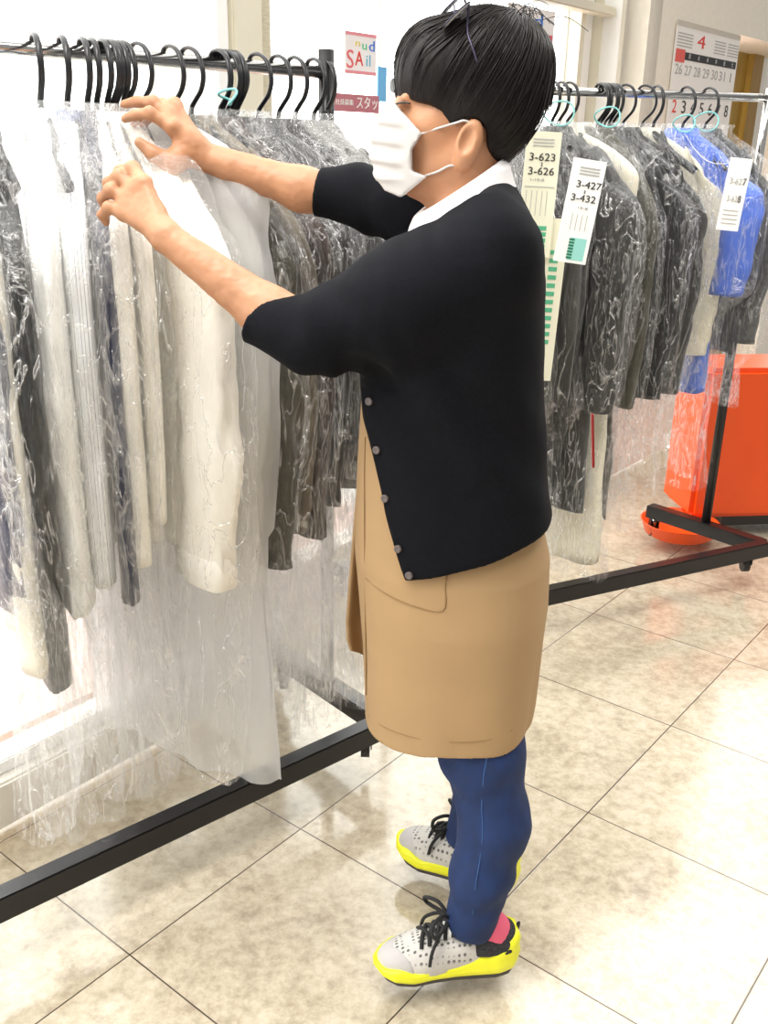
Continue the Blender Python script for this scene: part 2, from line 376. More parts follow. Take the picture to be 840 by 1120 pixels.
ps2 = wall_box('trim_2', up1 - .04, up1, N1 - .33, N1 - .04, 0, 2.6, mat('ribbed_beige', srgb(205, 196, 172), .6, noise_s=60, noise_a=.12, stretch=(1, 1, 4)), bev=.004); tag(ps2, kind='structure')
# recessed window with its header bar
uj0, uj1 = wall_hit(633, 60, N2)[0], wall_hit(668, 60, N2)[0]
w2 = wall_box('window_2', up1, uj1, N2 - .1, N2, 0, .12, M['sill_paint'], bev=.005); tag(w2, kind='structure')
for nm, a in (('pane', (up1, uj0, N2 - .06, N2 - .052, .12, 2.9, M['glass'])),
              ('window_frame', (uj0, uj0 + .035, N2 - .08, N2 + .0, .12, 2.9, M['cream_metal'])),
              ('window_frame', (uj0 + .045, uj0 + .15, N2 - .1, N2 - .03, .12, 2.9, M['white_paint'])),
              ('window_frame', (uj0 + .16, uj1, N2 - .08, N2 + .01, .12, 2.9, M['cream_metal']))):
    o = wall_box(nm, *a); reparent_keep(o, w2)
zh0, zh1 = wall_hit(640, 16, N2)[1], wall_hit(640, 5, N2)[1]
uh = wall_hit(657, 12, N2)[0]
hb = wall_box('trim_3', up1, uh, N2 + .01, N2 + .07, zh0, zh1, M['cream_metal'], bev=.005); tag(hb, kind='structure')
# white pilaster, beige wall, doorway
ub0 = wall_hit(706, 60, N3)[0]; ud0 = wall_hit(806, 60, N3)[0]; zd = wall_hit(806, 37, N3)[1]
pl = wall_box('wall_pilaster', uj1, ub0, N2 - .1, N3, 0, 3.0, M['white_paint']); tag(pl, kind='structure')
wb = wall_box('wall_back', ub0, ud0, N3 - .12, N3, 0, 3.0, M['beige_wall']); tag(wb, kind='structure')
wl = wall_box('wall_lintel', ud0, ud0 + 1.3, N3 - .12, N3, zd, 3.0, M['beige_wall']); tag(wl, kind='structure')
wr = wall_box('wall_right', ud0 + .95, ud0 + 1.3, N3 - .12, N3, 0, zd, M['beige_wall']); tag(wr, kind='structure')
ND = N3 - .3
u0, zt = wall_hit(806, 53, ND); u1 = wall_hit(831, 60, ND)[0]
d1 = wall_box('door_1', u0 - .5, u0 + (u1 - u0) * .52, ND - .05, ND, 0, zt, M['ochre_door'], bev=.004); tag(d1, kind='structure')
o = wall_box('door_jamb', u0 + (u1 - u0) * .55, u1, ND - .07, ND + .03, 0, zt, M['ochre_door'], bev=.004); reparent_keep(o, d1)
o = wall_box('door_head', u0 - .5, u1 + .9, ND - .07, ND + .03, zt, zt + .07, mat('soffit_brown', srgb(196, 172, 120), .6)); reparent_keep(o, d1)
wi = wall_box('wall_inner', u1, u1 + 1.2, ND - .05, ND, 0, zt, M['white_paint']); tag(wi, kind='structure')
ws = wall_box('wall_soffit', ud0 - .3, ud0 + 1.3, ND, N3 - .12, zd, zd + .1, M['beige_wall']); tag(ws, kind='structure')

# ------------------------------------------------------------------ signs on the window, calendar
def paper(name, label, cat, px0, px1, py0, py1, n, m, group=None):
    ua, za = wall_hit(px0, py0, n); ub, zb = wall_hit(px1, (py0 + py1) / 2, n); _, zc = wall_hit(px0, py1, n)
    c = wall_pt((ua + ub) / 2, n, (za + zc) / 2)
    o = empty(name, c, WROT, label, cat, group); w, h = ub - ua, za - zc
    box('sheet', (0, 0, 0), (w, .002, h), m, o)
    return o, w, h
RT = Matrix.Rotation(math.pi / 2, 4, 'X')
Mp = lambda n, c: M.setdefault(n, mat(n, c, .6))
paper_w = mat('paper_white', srgb(246, 246, 244), .7)
ink = mat('ink_black', (.02, .02, .02), .6); inkg = mat('ink_grey', srgb(176, 176, 172), .6); inkr = mat('ink_red', srgb(225, 62, 52), .6)
def onp(o, name, s, x, z, size, m, w=None):
    t = text(name, s, (x, -.0016, z), size, m, o, RT)
    if w:
        bw = max(v.co.x for v in t.data.vertices) - min(v.co.x for v in t.data.vertices)
        for v in t.data.vertices: v.co.x *= w / bw
    return t
o, w, h = paper('poster', 'white poster with pink bands and coloured hand-drawn letters on the window', 'poster', 377, 411, 33, 80, N2 + .012, mat('poster_white', srgb(250, 244, 244), .6))
pk = mat('poster_pink', srgb(236, 150, 160), .6)
box('band', (0, -.0016, h * .45), (w, .001, h * .07), pk, o); box('band', (0, -.0016, -h * .45), (w, .001, h * .07), pk, o)
onp(o, 'letter', 'S', -w * .34, -.02, h * .62, mat('letter_pink', srgb(232, 110, 120), .6), w * .22)
onp(o, 'letter', 'A', -w * .05, -h * .14, h * .5, inkr, w * .26)
onp(o, 'letter', 'il', w * .25, -h * .16, h * .4, mat('letter_cyan', srgb(120, 190, 215), .6), w * .14)
onp(o, 'letter', 'u', w * .12, h * .2, h * .3, mat('letter_green', srgb(90, 200, 140), .6), w * .14)
onp(o, 'letter', 'd', w * .36, h * .2, h * .36, mat('letter_blue', srgb(60, 120, 215), .6), w * .18)
onp(o, 'letter', 'n', -w * .1, h * .24, h * .24, mat('letter_yellow', srgb(235, 215, 90), .6), w * .14)
o, w, h = paper('notice_strip', 'pale red notice strip with white lettering below the poster', 'sign', 359, 414, 101, 121, N2 + .012, mat('notice_red', srgb(190, 118, 128), .6))  # window glare is put into the colour: a red lightened to look washed out
onp(o, 'lettering', 'スタッ', w * .26, 0, h * .8, paper_w, w * .42); onp(o, 'lettering', '正社員募集', -w * .24, 0, h * .36, paper_w, w * .44)
o, w, h = paper('poster', 'white poster with red block and blue letter behind the hair', 'poster', 556, 606, 2, 56, N2 + .012, mat('poster_white_b', srgb(250, 248, 248), .6))
box('red_block', (w * .3, -.0016, -h * .22), (w * .34, .001, h * .4), mat('poster_red', srgb(228, 92, 104), .6), o)
onp(o, 'letter', 'd', w * .14, h * .22, h * .4, M.get('lb') or mat('letter_blue_b', srgb(60, 120, 215), .6), w * .2)
# banner pole just outside
ub, zb = wall_hit(412.5, 60, -2.5)
bp_ = empty('banner', wall_pt(ub, -2.5, 0), WROT, 'pale upright banner pole with a narrow blue flag outside the window', 'banner')
cyl('pole', (0, 0, 0), (0, 0, 2.3), .012, M['white_paint'], bp_)
cyl('base', (0, 0, -.02), (0, 0, .05), .13, M['white_paint'], bp_)
z0, z1 = wall_hit(412, 111, -2.5)[1], wall_hit(412, 73, -2.5)[1]
box('flag', (.012, -.016, (z0 + z1) / 2), (.05, .004, z1 - z0), mat('flag_blue', srgb(96, 170, 222), .7), bp_)
# calendar
o, w, h = paper('wall_calendar', 'white wall calendar with red numeral and big black dates on the beige wall', 'calendar', 741, 800, 21, 205, N3 + .006, mat('calendar_paper', srgb(250, 246, 238), .7))
box('top_strip', (0, -.0016, h * .485), (w, .002, h * .03), mat('calendar_top', srgb(206, 198, 182), .6), o)
onp(o, 'numeral', '4', -w * .12, h * .40, h * .11, inkr, w * .12)
for k, x in enumerate((-.36, .18, .4)):
    for r in range(5): box('small_print', (w * x, -.0016, h * (.43 - .018 * r)), (w * (.18 if k else .22), .0008, h * .006), inkg, o)
box('weekday_bar', (w * .05, -.0016, h * .305), (w * .86, .001, h * .045), ink, o)
box('sunday_block', (-w * .41, -.0022, h * .302), (w * .13, .001, h * .075), mat('sunday_red', srgb(232, 96, 84), .6), o)
for k, c in enumerate('日月火水木金土'): onp(o, 'weekday', c, w * (-.41 + .138 * k), h * .305, h * .034, paper_w)
for k in range(7): o_ = onp(o, 'lettering', ('26', '27', '28', '29', '30', '31', '1')[k], w * (-.41 + .138 * k), h * .22, h * .085, ink if k == 6 else inkg, None if k == 6 else w * .1)
for r in range(4):
    for k in range(7):
        onp(o, 'lettering', str(2 + r * 7 + k), w * (-.41 + .138 * k), h * (.0 - .2 * r), h * .11, inkr if k == 0 else ink, w * (.06 if r == 0 else .11))

# ------------------------------------------------------------------ racks
def rack(name, label, fr, fl_, e, zr, zl, rail_over, post_r_m, zpost, left_post=True, rail_end_cap=True):
    """fr/fl_: front corners (right/left) of the base, e: vector from front to rear"""
    fr, fl_, e = np.array(fr), np.array(fl_), np.array(e)
    o = empty(name, (*(fr + e / 2), 0), 0, label, 'clothes rack', 'chrome and black garment racks')
    org = np.array([*(fr + e / 2), 0.0])
    P = lambda q, z: np.array([q[0], q[1], z]) - org
    bw, bh, zb = .042, .055, .108
    bar('base_bar', P(fl_, zb), P(fr, zb), bw, bh, M['black_metal'], o)
    bar('end_bar', P(fr + e * .02, zb), P(fr + e, zb), .05, bh * .9, M['black_metal'], o)
    bar('end_bar', P(fl_ + e * .02, zb), P(fl_ + e, zb), .05, bh * .9, M['black_metal'], o)
    mr_, ml_ = fr + e / 2, fl_ + e / 2
    cyl('post', P(mr_, zb), P(mr_, zpost - .35), .017, M['black_metal'], o)
    cyl('post', P(mr_, zpost - .36), P(mr_, zpost), .014 if post_r_m == 'chrome' else .017, M[post_r_m if post_r_m == 'chrome' else 'black_metal'], o)
    if left_post:
        cyl('post', P(ml_, zb), P(ml_, zl + .035), .014, M['chrome'], o)
    d = (mr_ - ml_) / np.linalg.norm(mr_ - ml_)
    cyl('rail', P(ml_ - d * rail_over, zl), P(mr_ - d * .012, zr), .0125, M['chrome'], o)
    if rail_end_cap: cyl('rail_cap', P(ml_ - d * (rail_over + .02), zl), P(ml_ - d * rail_over, zl), .017, M['black_plastic'], o)
    ib = (fl_ - fr) / np.linalg.norm(fl_ - fr) * .03
    for q in (fr + e * .08 + ib, fr + e * .94, fl_ + e * .06, fl_ + e * .94):
        c = empty('caster'); c.parent = o; c.location = P(q, 0)
        cyl('wheel', (-.011, .018, .03), (.011, .018, .03), .03, M['rubber'], c); cyl('stem', (0, 0, .045), (0, 0, .085), .009, M['chrome'], c)
        add = bmesh.new(); add_box(add, (-.015, .008, .052), (.003, .034, .036)); add_box(add, (.015, .008, .052), (.003, .034, .036)); add_box(add, (0, .004, .07), (.034, .03, .006))
        bm_obj('fork', add, M['black_metal'], c)
    return o, mr_, ml_
LR = np.array([.752, .659]); LE = np.array([-.659, .752]) * .46
LFR = np.array([.012, 2.056])
rackL, lmr, lml = rack('garment_rack', 'garment rack in front of the woman, black end post, along the shop window', LFR, LFR - LR * 1.75, LE, 1.586, 1.592, .0, 'black', 1.63, left_post=True)
RRf = np.array([1.385, 3.25]); RRd = np.array([.891, .454]); RE = np.array([-.33, .37])
rackR, rmr, rml = rack('garment_rack', 'garment rack behind the woman with chrome end posts by the orange panel', RRf, RRf - RRd * 1.35, RE, 1.611, 1.594, .0, 'chrome', 1.64)

# ------------------------------------------------------------------ garments
def nz(p, s=1.0): return noise.noise(Vector(p) * s)
def fabric(name, col, rough=.85, a=.12, s=30, bump=.5, bs=260, sheen=.2): return mat(name, col, rough, noise_s=s, noise_a=a, bump=bump, bump_s=bs, sheen=sheen, bdist=.001)
def stripe_fabric(name, c0, c1, freq):
    m = mat(name, c0, .85, bump=.3, bump_s=200); nt = m.node_tree; N = nt.nodes.new
    t = N('ShaderNodeTexCoord'); sp = N('ShaderNodeSeparateXYZ'); nt.links.new(t.outputs['Object'], sp.inputs[0])
    ad = N('ShaderNodeMath'); ad.operation = 'MULTIPLY_ADD'; ad.inputs[1].default_value = .8; at_ = N('ShaderNodeAttribute'); at_.attribute_name = 'arc'; nt.links.new(at_.outputs['Fac'], ad.inputs[2])
    mu = N('ShaderNodeMath'); mu.operation = 'MULTIPLY'; mu.inputs[1].default_value = freq; nt.links.new(ad.outputs[0], mu.inputs[0])
    fr = N('ShaderNodeMath'); fr.operation = 'FRACT'; nt.links.new(mu.outputs[0], fr.inputs[0])
    lt = N('ShaderNodeMath'); lt.operation = 'LESS_THAN'; lt.inputs[1].default_value = .16; nt.links.new(fr.outputs[0], lt.inputs[0])
    mx = N('ShaderNodeMix'); mx.data_type = 'RGBA'; mx.inputs['A'].default_value = (*c0, 1); mx.inputs['B'].default_value = (*c1, 1)
    nt.links.new(lt.outputs[0], mx.inputs['Factor']); nt.links.new(mx.outputs['Result'], nt.nodes['Principled BSDF'].inputs['Base Color'])
    return m
FAB = dict(
    white=fabric('white_cotton', srgb(252, 252, 247), a=.02), cream=fabric('cream_linen', srgb(248, 244, 233), a=.03, s=60), ivory=fabric('ivory_wool', srgb(232, 226, 206), a=.05, s=60),
    charcoal=fabric('charcoal_wool', srgb(44, 43, 41), a=.3, s=90), leather=mat('dark_leather', srgb(30, 31, 30), .34, noise_s=14, noise_a=.3, bump=.8, bump_s=35, bdist=.006),
    black=fabric('black_wool', srgb(20, 20, 21), a=.3, s=50), navy=fabric('navy_wool', srgb(18, 24, 56), a=.2), olive=fabric('olive_cloth', srgb(70, 67, 55), a=.2, s=50),
    taupe=fabric('taupe_cloth', srgb(116, 106, 90), a=.2, s=50), brown=fabric('brown_wool', srgb(62, 48, 43), a=.2), grey=fabric('grey_wool', srgb(128, 128, 124), a=.16, s=60), dgrey=fabric('dark_grey_wool', srgb(76, 76, 76), a=.3, s=80),
    blue=fabric('blue_cotton', srgb(74, 108, 204), a=.06), pinstripe=stripe_fabric('pinstripe_cotton', srgb(244, 246, 246), srgb(128, 136, 156), 100), lgrey=fabric('pale_grey_cloth', srgb(190, 190, 184), a=.08))
HOOK = [(-.024, -.01), (-.0235, .006), (-.014, .0205), (.004, .0235), (.024, .015), (.037, -.004), (.041, -.028), (.033, -.05), (.016, -.067), (.003, -.082), (0, -.108)]
def hanger(name_label, group, m, org, rz, hw=.19, small=1.0):
    o = empty('clothes_hanger', org, rz, name_label, 'clothes hanger', group)
    pth = smooth_path([(x * small, 0, z) for x, z in HOOK], 5)
    V, F = tube_geo(pth, .0058, 8, flat=.62); mesh_obj('hook', V, F, m, o)
    arm = smooth_path([(-hw, 0, -.215), (-hw * .6, 0, -.168), (-.05, 0, -.116), (0, 0, -.106), (.05, 0, -.116), (hw * .6, 0, -.168), (hw, 0, -.215)], 5)
    V, F = tube_geo(arm, .009, 8, flat=1.25); mesh_obj('shoulder_bar', V, F, m, o)
    return o
def sup(t, e): c = math.cos(t); return math.copysign(abs(c) ** e, c)
def garment_rings(hw, th, L, seed, nz_=34, n=40, flare=1.0, neck=.055, z0=-.108, wr=1.0, grow=0.0):
    zs = list(np.linspace(z0, -.23, 8)) + list(np.linspace(-.25, -L, nz_)); rings = []
    for z in zs:
        if z >= -.2301: k = (z0 - z) / (z0 + .23); w = neck + (hw - neck) * (1 - (1 - k) ** 1.7); t = .022 + (th - .022) * k
        else: k = (z + .23) / (-L + .23); w = hw * (1 - .06 * math.sin(k * math.pi) + .1 * (flare - 1) * k); t = th * (1 + .25 * math.sin(min(k * 2.2, 1) * math.pi * .5))
        w += grow; t += grow
        ring = []
        for i in range(n):
            a = 2 * math.pi * i / n
            x = w * sup(a, .75); y = t * sup(a - math.pi / 2, .8)
            amp = wr * (.003 + .010 * min(1, max(0, (-z - .2) / .5)))
            f = math.sin(x * 34 + seed * 1.7 + 3 * nz((x * 3, z * 2.2, seed))) * amp * .7 + nz((x * 9, z * 5, seed * 3.1 + (1 if y > 0 else 5))) * amp * 1.3
            y += f if y > 0 else -f * .7 + 0
            x += nz((z * 6, seed, 2.2)) * .006 * wr * (1 if x > 0 else -1)
            ring.append((x, y, z + (0 if z > -L + .01 else .006 * math.sin(a * 3 + seed))))
        rings.append(ring)
    return rings
def arc(o, n):                              # distance round the cloth, for stripes
    me = o.data; a = me.attributes.new('arc', 'FLOAT', 'POINT'); co = [v.co.copy() for v in me.vertices]; r0 = min(10, len(co) // n - 1) * n
    acc = [0.0]
    for i in range(n - 1): acc.append(acc[-1] + (co[r0 + i + 1] - co[r0 + i]).length)
    a.data.foreach_set('value', [acc[k % n] for k in range(len(co))]); return o
def fold_in(rings):                        # turn the hem inwards so the cloth has an inside
    r = rings[-1]; return rings + [[(x * .96, y * .8, z + .004) for x, y, z in r], [(x * .94, y * .7, z + .12) for x, y, z in r]]
def sleeve_rings(side, hw, th, Ls, rx, seed, n=20, m=26, swing=.02, taper=.78, bend=0.0):
    rings = []
    for j in range(m):
        k = j / (m - 1); z = -.195 - .02 * k - (Ls - .215) * k
        cx = side * (hw - .035 + .062 * math.sin(min(1, k * 5) * math.pi / 2) + swing * math.sin(k * math.pi)); r = rx * (1 - (1 - taper) * k) * min(1, .55 + k * 6)
        cy = bend * k * k
        ring = []
        for i in range(n):
            a = 2 * math.pi * i / n; w = 1 + .12 * math.sin(a * 3 + seed + 5 * nz((z * 5, seed, a * .5))) + .26 * nz((z * 13, seed + 7, math.cos(a))) + .12 * nz((z * 34 + 9 * math.cos(a), seed + 3, math.sin(a) * 2))
            ring.append((cx + r * w * math.cos(a), cy + th * (.8 + .2 * w) * math.sin(a), z + .05 * (1 - k) ** 6 * (-side * math.cos(a))))
        rings.append(ring)
    e = rings[-1]; c = np.mean(np.array(e), axis=0)
    rings.append([tuple(c + (np.array(q) - c) * .82 + [0, 0, .003]) for q in e]); rings.append([tuple(c + (np.array(q) - c) * .78 + [0, 0, .06]) for q in e])
    return rings
def garment(kind, cat, label, fab, org, rz, seed, hw=.205, th=.024, L=.95, Ls=.80, rx=.058, sleeves=True, cuff=None, flare=1.0, group=None, buttons=0, bend=0.0, swing=.02, collar=True):
    o = empty(kind, org, rz, label, cat, group); m = FAB[fab]
    V, F = rings_geo(fold_in(garment_rings(hw, th, L, seed, flare=flare)), cap0=True); arc(mesh_obj('torso', V, F, m, o), 40)
    if sleeves:
        for s in (1, -1):
            R = sleeve_rings(s, hw, th * 1.05, Ls, rx, seed + s, swing=swing, bend=bend * (1 if s > 0 else 0))
            V, F = rings_geo(R, cap0=True); sl = arc(mesh_obj('sleeve', V, F, m, o), 20)
            if cuff:
                e = np.array(R[-3]); e2 = np.array(R[-6]); c1, c2 = e.mean(0), e2.mean(0)
                up = np.array([0, 0, .062]); sc = lambda c, k: [tuple(c + (q - c) * k) for q in e - e.mean(0) + c]
                V, F = rings_geo([sc(c1 + [0, 0, -.004], .98), sc(c1, 1.07), sc(c1 + up * .5, 1.09), sc(c1 + up, 1.06), sc(c1 + up + [0, 0, .004], .97)]); mesh_obj('cuff', V, F, m, sl)
            if buttons and s > 0:
                for b in range(buttons):
                    q = np.array(R[-3]).mean(0) + [rx * .55, -th * 1.06, .03 + .028 * b]
                    mesh_obj('button', *rings_geo([[(q[0] + .007 * math.cos(a), q[1] - dy, q[2] + .007 * math.sin(a)) for a in np.linspace(0, 2 * math.pi, 12, endpoint=False)] for dy in (-.006, .004)], cap0=True, cap1=True), M['black_plastic'], sl)
    if collar:
        rr = []
        for (dz, g, d) in ((-.004, 1.0, 0), (.012, .86, 0), (.016, .92, 0), (.0, 1.25, 0), (-.028, 1.62, 0), (-.03, 1.5, 0)):
            rr.append([(.062 * g * math.cos(a), (.026 * (.8 + .4 * g * .6)) * math.sin(a), -.11 + dz - (.018 if g > 1.1 else 0) * abs(math.cos(a))) for a in np.linspace(0, 2 * math.pi, 24, endpoint=False)])
        V, F = rings_geo(rr); mesh_obj('collar', V, F, m, o)
    return o
def envelope(g):                          # half width and half depth of a hanging garment by height
    pts = []
    for ch in g.children:
        pts += [v.co[:] for v in ch.data.vertices]
    P = np.array(pts); zs = np.arange(-.09, -1.56, -.02); X, Y = [], []
    for z in zs:
        k = np.abs(P[:, 2] - z) < (.014 if z > -.3 else .03)
        X.append(np.abs(P[k, 0]).max() if k.any() else (X[-1] * .995 if X else .02)); Y.append(np.abs(P[k, 1]).max() if k.any() else (Y[-1] * .985 if Y else .02))
    sm = lambda a: np.convolve(np.pad(a, 2, 'edge'), np.ones(5) / 5, 'valid')
    X, Y = sm(np.array(X)), sm(np.array(Y))
    return lambda z: (np.interp(-z, -zs, X), np.interp(-z, -zs, Y))
def cover(label, org, rz, seed, hw=.235, th=.034, L=1.3, m='plastic', group='clear plastic garment covers', wr=1.0, flare=1.2, kind='garment_cover', env=None):
    rings = garment_rings(hw, th, L, seed + 50, nz_=56, n=64, flare=flare, neck=.02, z0=-.082, wr=1.2)
    out = []
    for ring in rings:
        q = []; A_ = np.array(ring); zr_ = A_[:, 2].mean(); hx, hy = np.abs(A_[:, 0]).max(), np.abs(A_[:, 1]).max(); ex, ey = env(zr_ + .012) if env else (0, 0)
        fx, fy = max(1, (ex + .016) / hx), max(1, (ey * 1.12 + .010) / hy); ap = min(1, max(0, (zr_ + .5) / .25)); n_ = len(ring)
        for (x, y, z) in ring:
            c = 1 - abs(2 * ((nz((x * 7 + seed, y * 7 + z * 1.5, z * 2.6))) % 1) - 1)
            d = wr * (.009 * abs(nz((x * 11, y * 16, z * 2.4 + seed))) + .006 * c * (.3 + ap) + .0015 * nz((x * 40, y * 40 + seed, z * 20)) + .007 * ap * nz((x * 27, y * 27 + seed, z * 24)))
            s = 1 + min(1.5, max(0, -z - .2)) * .25
            x *= fx; y *= fy; kk = min(1, abs(x) / (hx * fx)); y *= 1 + .55 * kk ** 4 * (1 - kk ** 14)
            q.append((x + d * s * math.copysign(min(1, abs(x) / hw * 1.5), x), y + d * s * (1.2 if y > 0 else -1.2), z + (.02 * nz((x * 8, y * 20, seed)) if z < -L + .03 else 0)))
        out.append(q)
    V, F = rings_geo(out); o = mesh_obj(kind, V, F, M[m]); o.location = org; o.rotation_euler = (0, 0, rz)
    return tag(o, label, 'garment cover', group)

def rail_at(px, ml_, mr_, zl, zr):
    best = None
    for s in np.linspace(-.9, 1.05, 1560):
        P = np.array([*(ml_ + (mr_ - ml_) * s), zl + (zr - zl) * s]); x = pix(P)[0]
        if best is None or abs(x - px) < best[0]: best = (abs(x - px), P)
    return best[1]
def yaw_to(P, base, px, z, r=.23):
    best = None
    for a in np.radians(np.arange(-48, 48.1, .5)):
        q = P + np.array([r * math.cos(base + a), r * math.sin(base + a), 0]); q[2] = z
        x = pix(q)[0]
        if best is None or abs(x - px) < best[0] - 1e-9: best = (abs(x - px), a)
    return base + best[1]
LBASE = math.atan2(-.752, .659); RBASE = math.atan2(-.891, .454)
# hook px, near-edge px, kind, category, phrase, fabric, options, cover options
GL = [
 (-75, -14, 'suit_jacket', 'jacket', 'navy jacket at the left edge of the photo', 'navy', dict(L=.93, Ls=.86), dict(L=1.39)),
 (-52, -4, 'coat', 'coat', 'long cream coat hanging lowest at the left edge', 'ivory', dict(L=1.0, Ls=1.02, rx=.062), dict(L=1.35)),
 (-32, 20, 'leather_jacket', 'jacket', 'charcoal leather jacket between the cream coat and the white shirt', 'leather', dict(L=.98, Ls=1.06, rx=.075, th=.024), dict(L=1.38)),
 (38, 58, 'shirt', 'shirt', 'plain white shirt right of the charcoal leather jacket', 'white', dict(L=.9, Ls=.93, rx=.085, cuff=True, th=.024), dict(L=1.38)),
 (68, 90, 'shirt', 'shirt', 'white pinstriped shirt beside the plain white shirt', 'pinstripe', dict(L=.88, Ls=.9, rx=.055, th=.02), dict(L=1.37)),
 (90, 119, 'suit_jacket', 'jacket', 'slim navy jacket squeezed next to the pinstriped shirt', 'navy', dict(L=.86, Ls=.95, rx=.048, th=.016), dict(L=1.38)),
 (101, 134, 'jacket', 'jacket', 'cream jacket with dark cuff buttons beside the big one', 'cream', dict(L=.86, Ls=.88, rx=.045, th=.02, buttons=3), dict(L=1.39)),
 (112, 160, 'shirt', 'shirt', 'cream shirt tucked behind the buttoned cream jacket', 'cream', dict(L=.86, Ls=.8, rx=.04, th=.014), dict(L=1.36)),
 (122, 205, 'jacket', 'jacket', 'big cream jacket pulled out by the hands', 'cream', dict(L=.88, Ls=.93, rx=.10, th=.038, hw=.225, cuff=True, swing=.035), dict(L=1.37, hw=.27, th=.05)),
 (150, 262, 'coat', 'coat', 'pale grey coat inside the milky long bag', 'lgrey', dict(L=.9, Ls=.86, rx=.05, hw=.2), dict(L=1.45, m='milky', th=.04, hw=.29, wr=.6, flare=1.1)),
 (186, 292, 'coat', 'coat', 'dark olive coat right of the milky long bag', 'olive', dict(L=.9, Ls=.96, rx=.055), dict(L=1.38)),
 (206, 318, 'jacket', 'jacket', 'taupe jacket between the olive coat and the brown coat', 'taupe', dict(L=.86, Ls=.9, rx=.045, th=.02), dict(L=1.37)),
 (238, 338, 'coat', 'coat', 'dark brown coat right of the taupe jacket', 'brown', dict(L=.86, Ls=.92, rx=.045, th=.018), dict(L=1.39)),
 (246, 356, 'suit_jacket', 'jacket', 'charcoal suit jacket right of the dark brown coat', 'charcoal', dict(L=.84, Ls=.86, rx=.045, th=.016), dict(L=1.39)),
 (253, 374, 'suit_jacket', 'jacket', 'black suit jacket hanging nearest to the apron', 'black', dict(L=.82, Ls=.84, rx=.045, th=.016), dict(L=1.36)),
 (280, 388, 'jacket', 'jacket', 'dark grey jacket partly hidden behind the apron', 'dgrey', dict(L=.82, Ls=.82, rx=.05, th=.018), dict(L=1.37)),
 (303, 398, 'suit_jacket', 'jacket', 'black jacket with bare dark shoulder above the far sleeve', 'black', dict(L=.84, Ls=.82, rx=.05), dict(L=1.39)),
 (322, 410, 'jacket', 'jacket', 'grey jacket second from the black end post', 'grey', dict(L=.84, Ls=.82, rx=.05), dict(L=1.39)),
 (342, 424, 'jacket', 'jacket', 'grey jacket nearest the black end post', 'grey', dict(L=.84, Ls=.82, rx=.05), dict(L=1.39)),
]
GR = [
 (575, 596, 'suit_jacket', 'jacket', 'black suit jacket close behind the woman back', 'black', dict(L=.95, Ls=.85), dict(L=1.32)),
 (606, 622, 'suit_jacket', 'jacket', 'charcoal suit beside the woman back', 'charcoal', dict(L=1.22, Ls=.86, rx=.06, hw=.23), dict(L=1.38)),
 (613, 656, 'coat', 'coat', 'long charcoal coat behind the white number slip', 'charcoal', dict(L=1.22, Ls=.88, rx=.085, th=.036, hw=.25, flare=1.1), dict(L=1.4, th=.05, hw=.28)),
 (622, 683, 'long_dress', 'dress', 'long ivory dress hanging to the base bar', 'ivory', dict(L=1.42, hw=.25, th=.03, sleeves=False), dict(L=1.46, hw=.27)),
 (656, 702, 'jacket', 'jacket', 'olive jacket right of the ivory coat', 'olive', dict(L=1.28, Ls=.9, rx=.04, th=.02), dict(L=1.32)),
 (664, 724, 'suit_jacket', 'jacket', 'black jacket in the middle of the rack', 'black', dict(L=.9, Ls=.88, rx=.06, th=.03), dict(L=1.34, th=.045)),
 (684, 748, 'suit_jacket', 'jacket', 'dark charcoal jacket left of the beige shirt', 'charcoal', dict(L=.9, Ls=.88, rx=.045, th=.022), dict(L=1.22)),
 (705, 772, 'shirt', 'shirt', 'beige shirt with long cuffed sleeve', 'ivory', dict(L=.72, Ls=.77, rx=.055, cuff=True), dict(L=.85)),
 (750, 800, 'shirt', 'shirt', 'bright blue shirt near the chrome end post', 'blue', dict(L=.9, Ls=.56, rx=.07, th=.034, taper=.95) if False else dict(L=.9, Ls=.58, rx=.07, th=.034), dict(L=1.22, th=.045)),
 (775, 828, 'jacket', 'jacket', 'dark grey jacket last before the chrome end post', 'dgrey', dict(L=.78, Ls=.74, rx=.05), dict(L=.95)),
]
def fill(GS, ml_, mr_, zl, zr, base, side, zn, pl):
    made = []
    for i, (hp, npx, kind, cat, ph, fab, go, co) in enumerate(GS):
        P = rail_at(hp, ml_, mr_, zl, zr); rz = yaw_to(P, base, npx, zn)
        hang = hanger('black hanger holding the ' + ph, 'black hangers on the ' + side, M['black_plastic'], P, base + (rz - base) * .5)
        g = garment(kind, cat, ph + ' in clear plastic', fab, P, rz, seed=i * 3.7 + (40 if side[0] == 'r' else 0), group='garments on the ' + side, **go)
        co = dict(co); m = co.pop('m', 'plastic_soft' if fab in ('white', 'cream', 'pinstripe', 'ivory', 'blue') and side[0] == 'l' else 'plastic')
        c = cover(env=envelope(g), label=('milky non-woven bag' if m == 'milky' else 'clear plastic cover') + ' over the ' + ph, org=P, rz=rz, seed=i * 5.3 + (70 if side[0] == 'r' else 0), m=m, group='garment covers on the ' + side, **co)
        made.append((P, rz, hang, g, c))
    return made
ML = fill(GL, lml, lmr, 1.592, 1.586, LBASE, 'left rack', 1.15, None)
MR_ = fill(GR, rml, rmr, 1.594, 1.611, RBASE, 'right rack', 1.2, None)

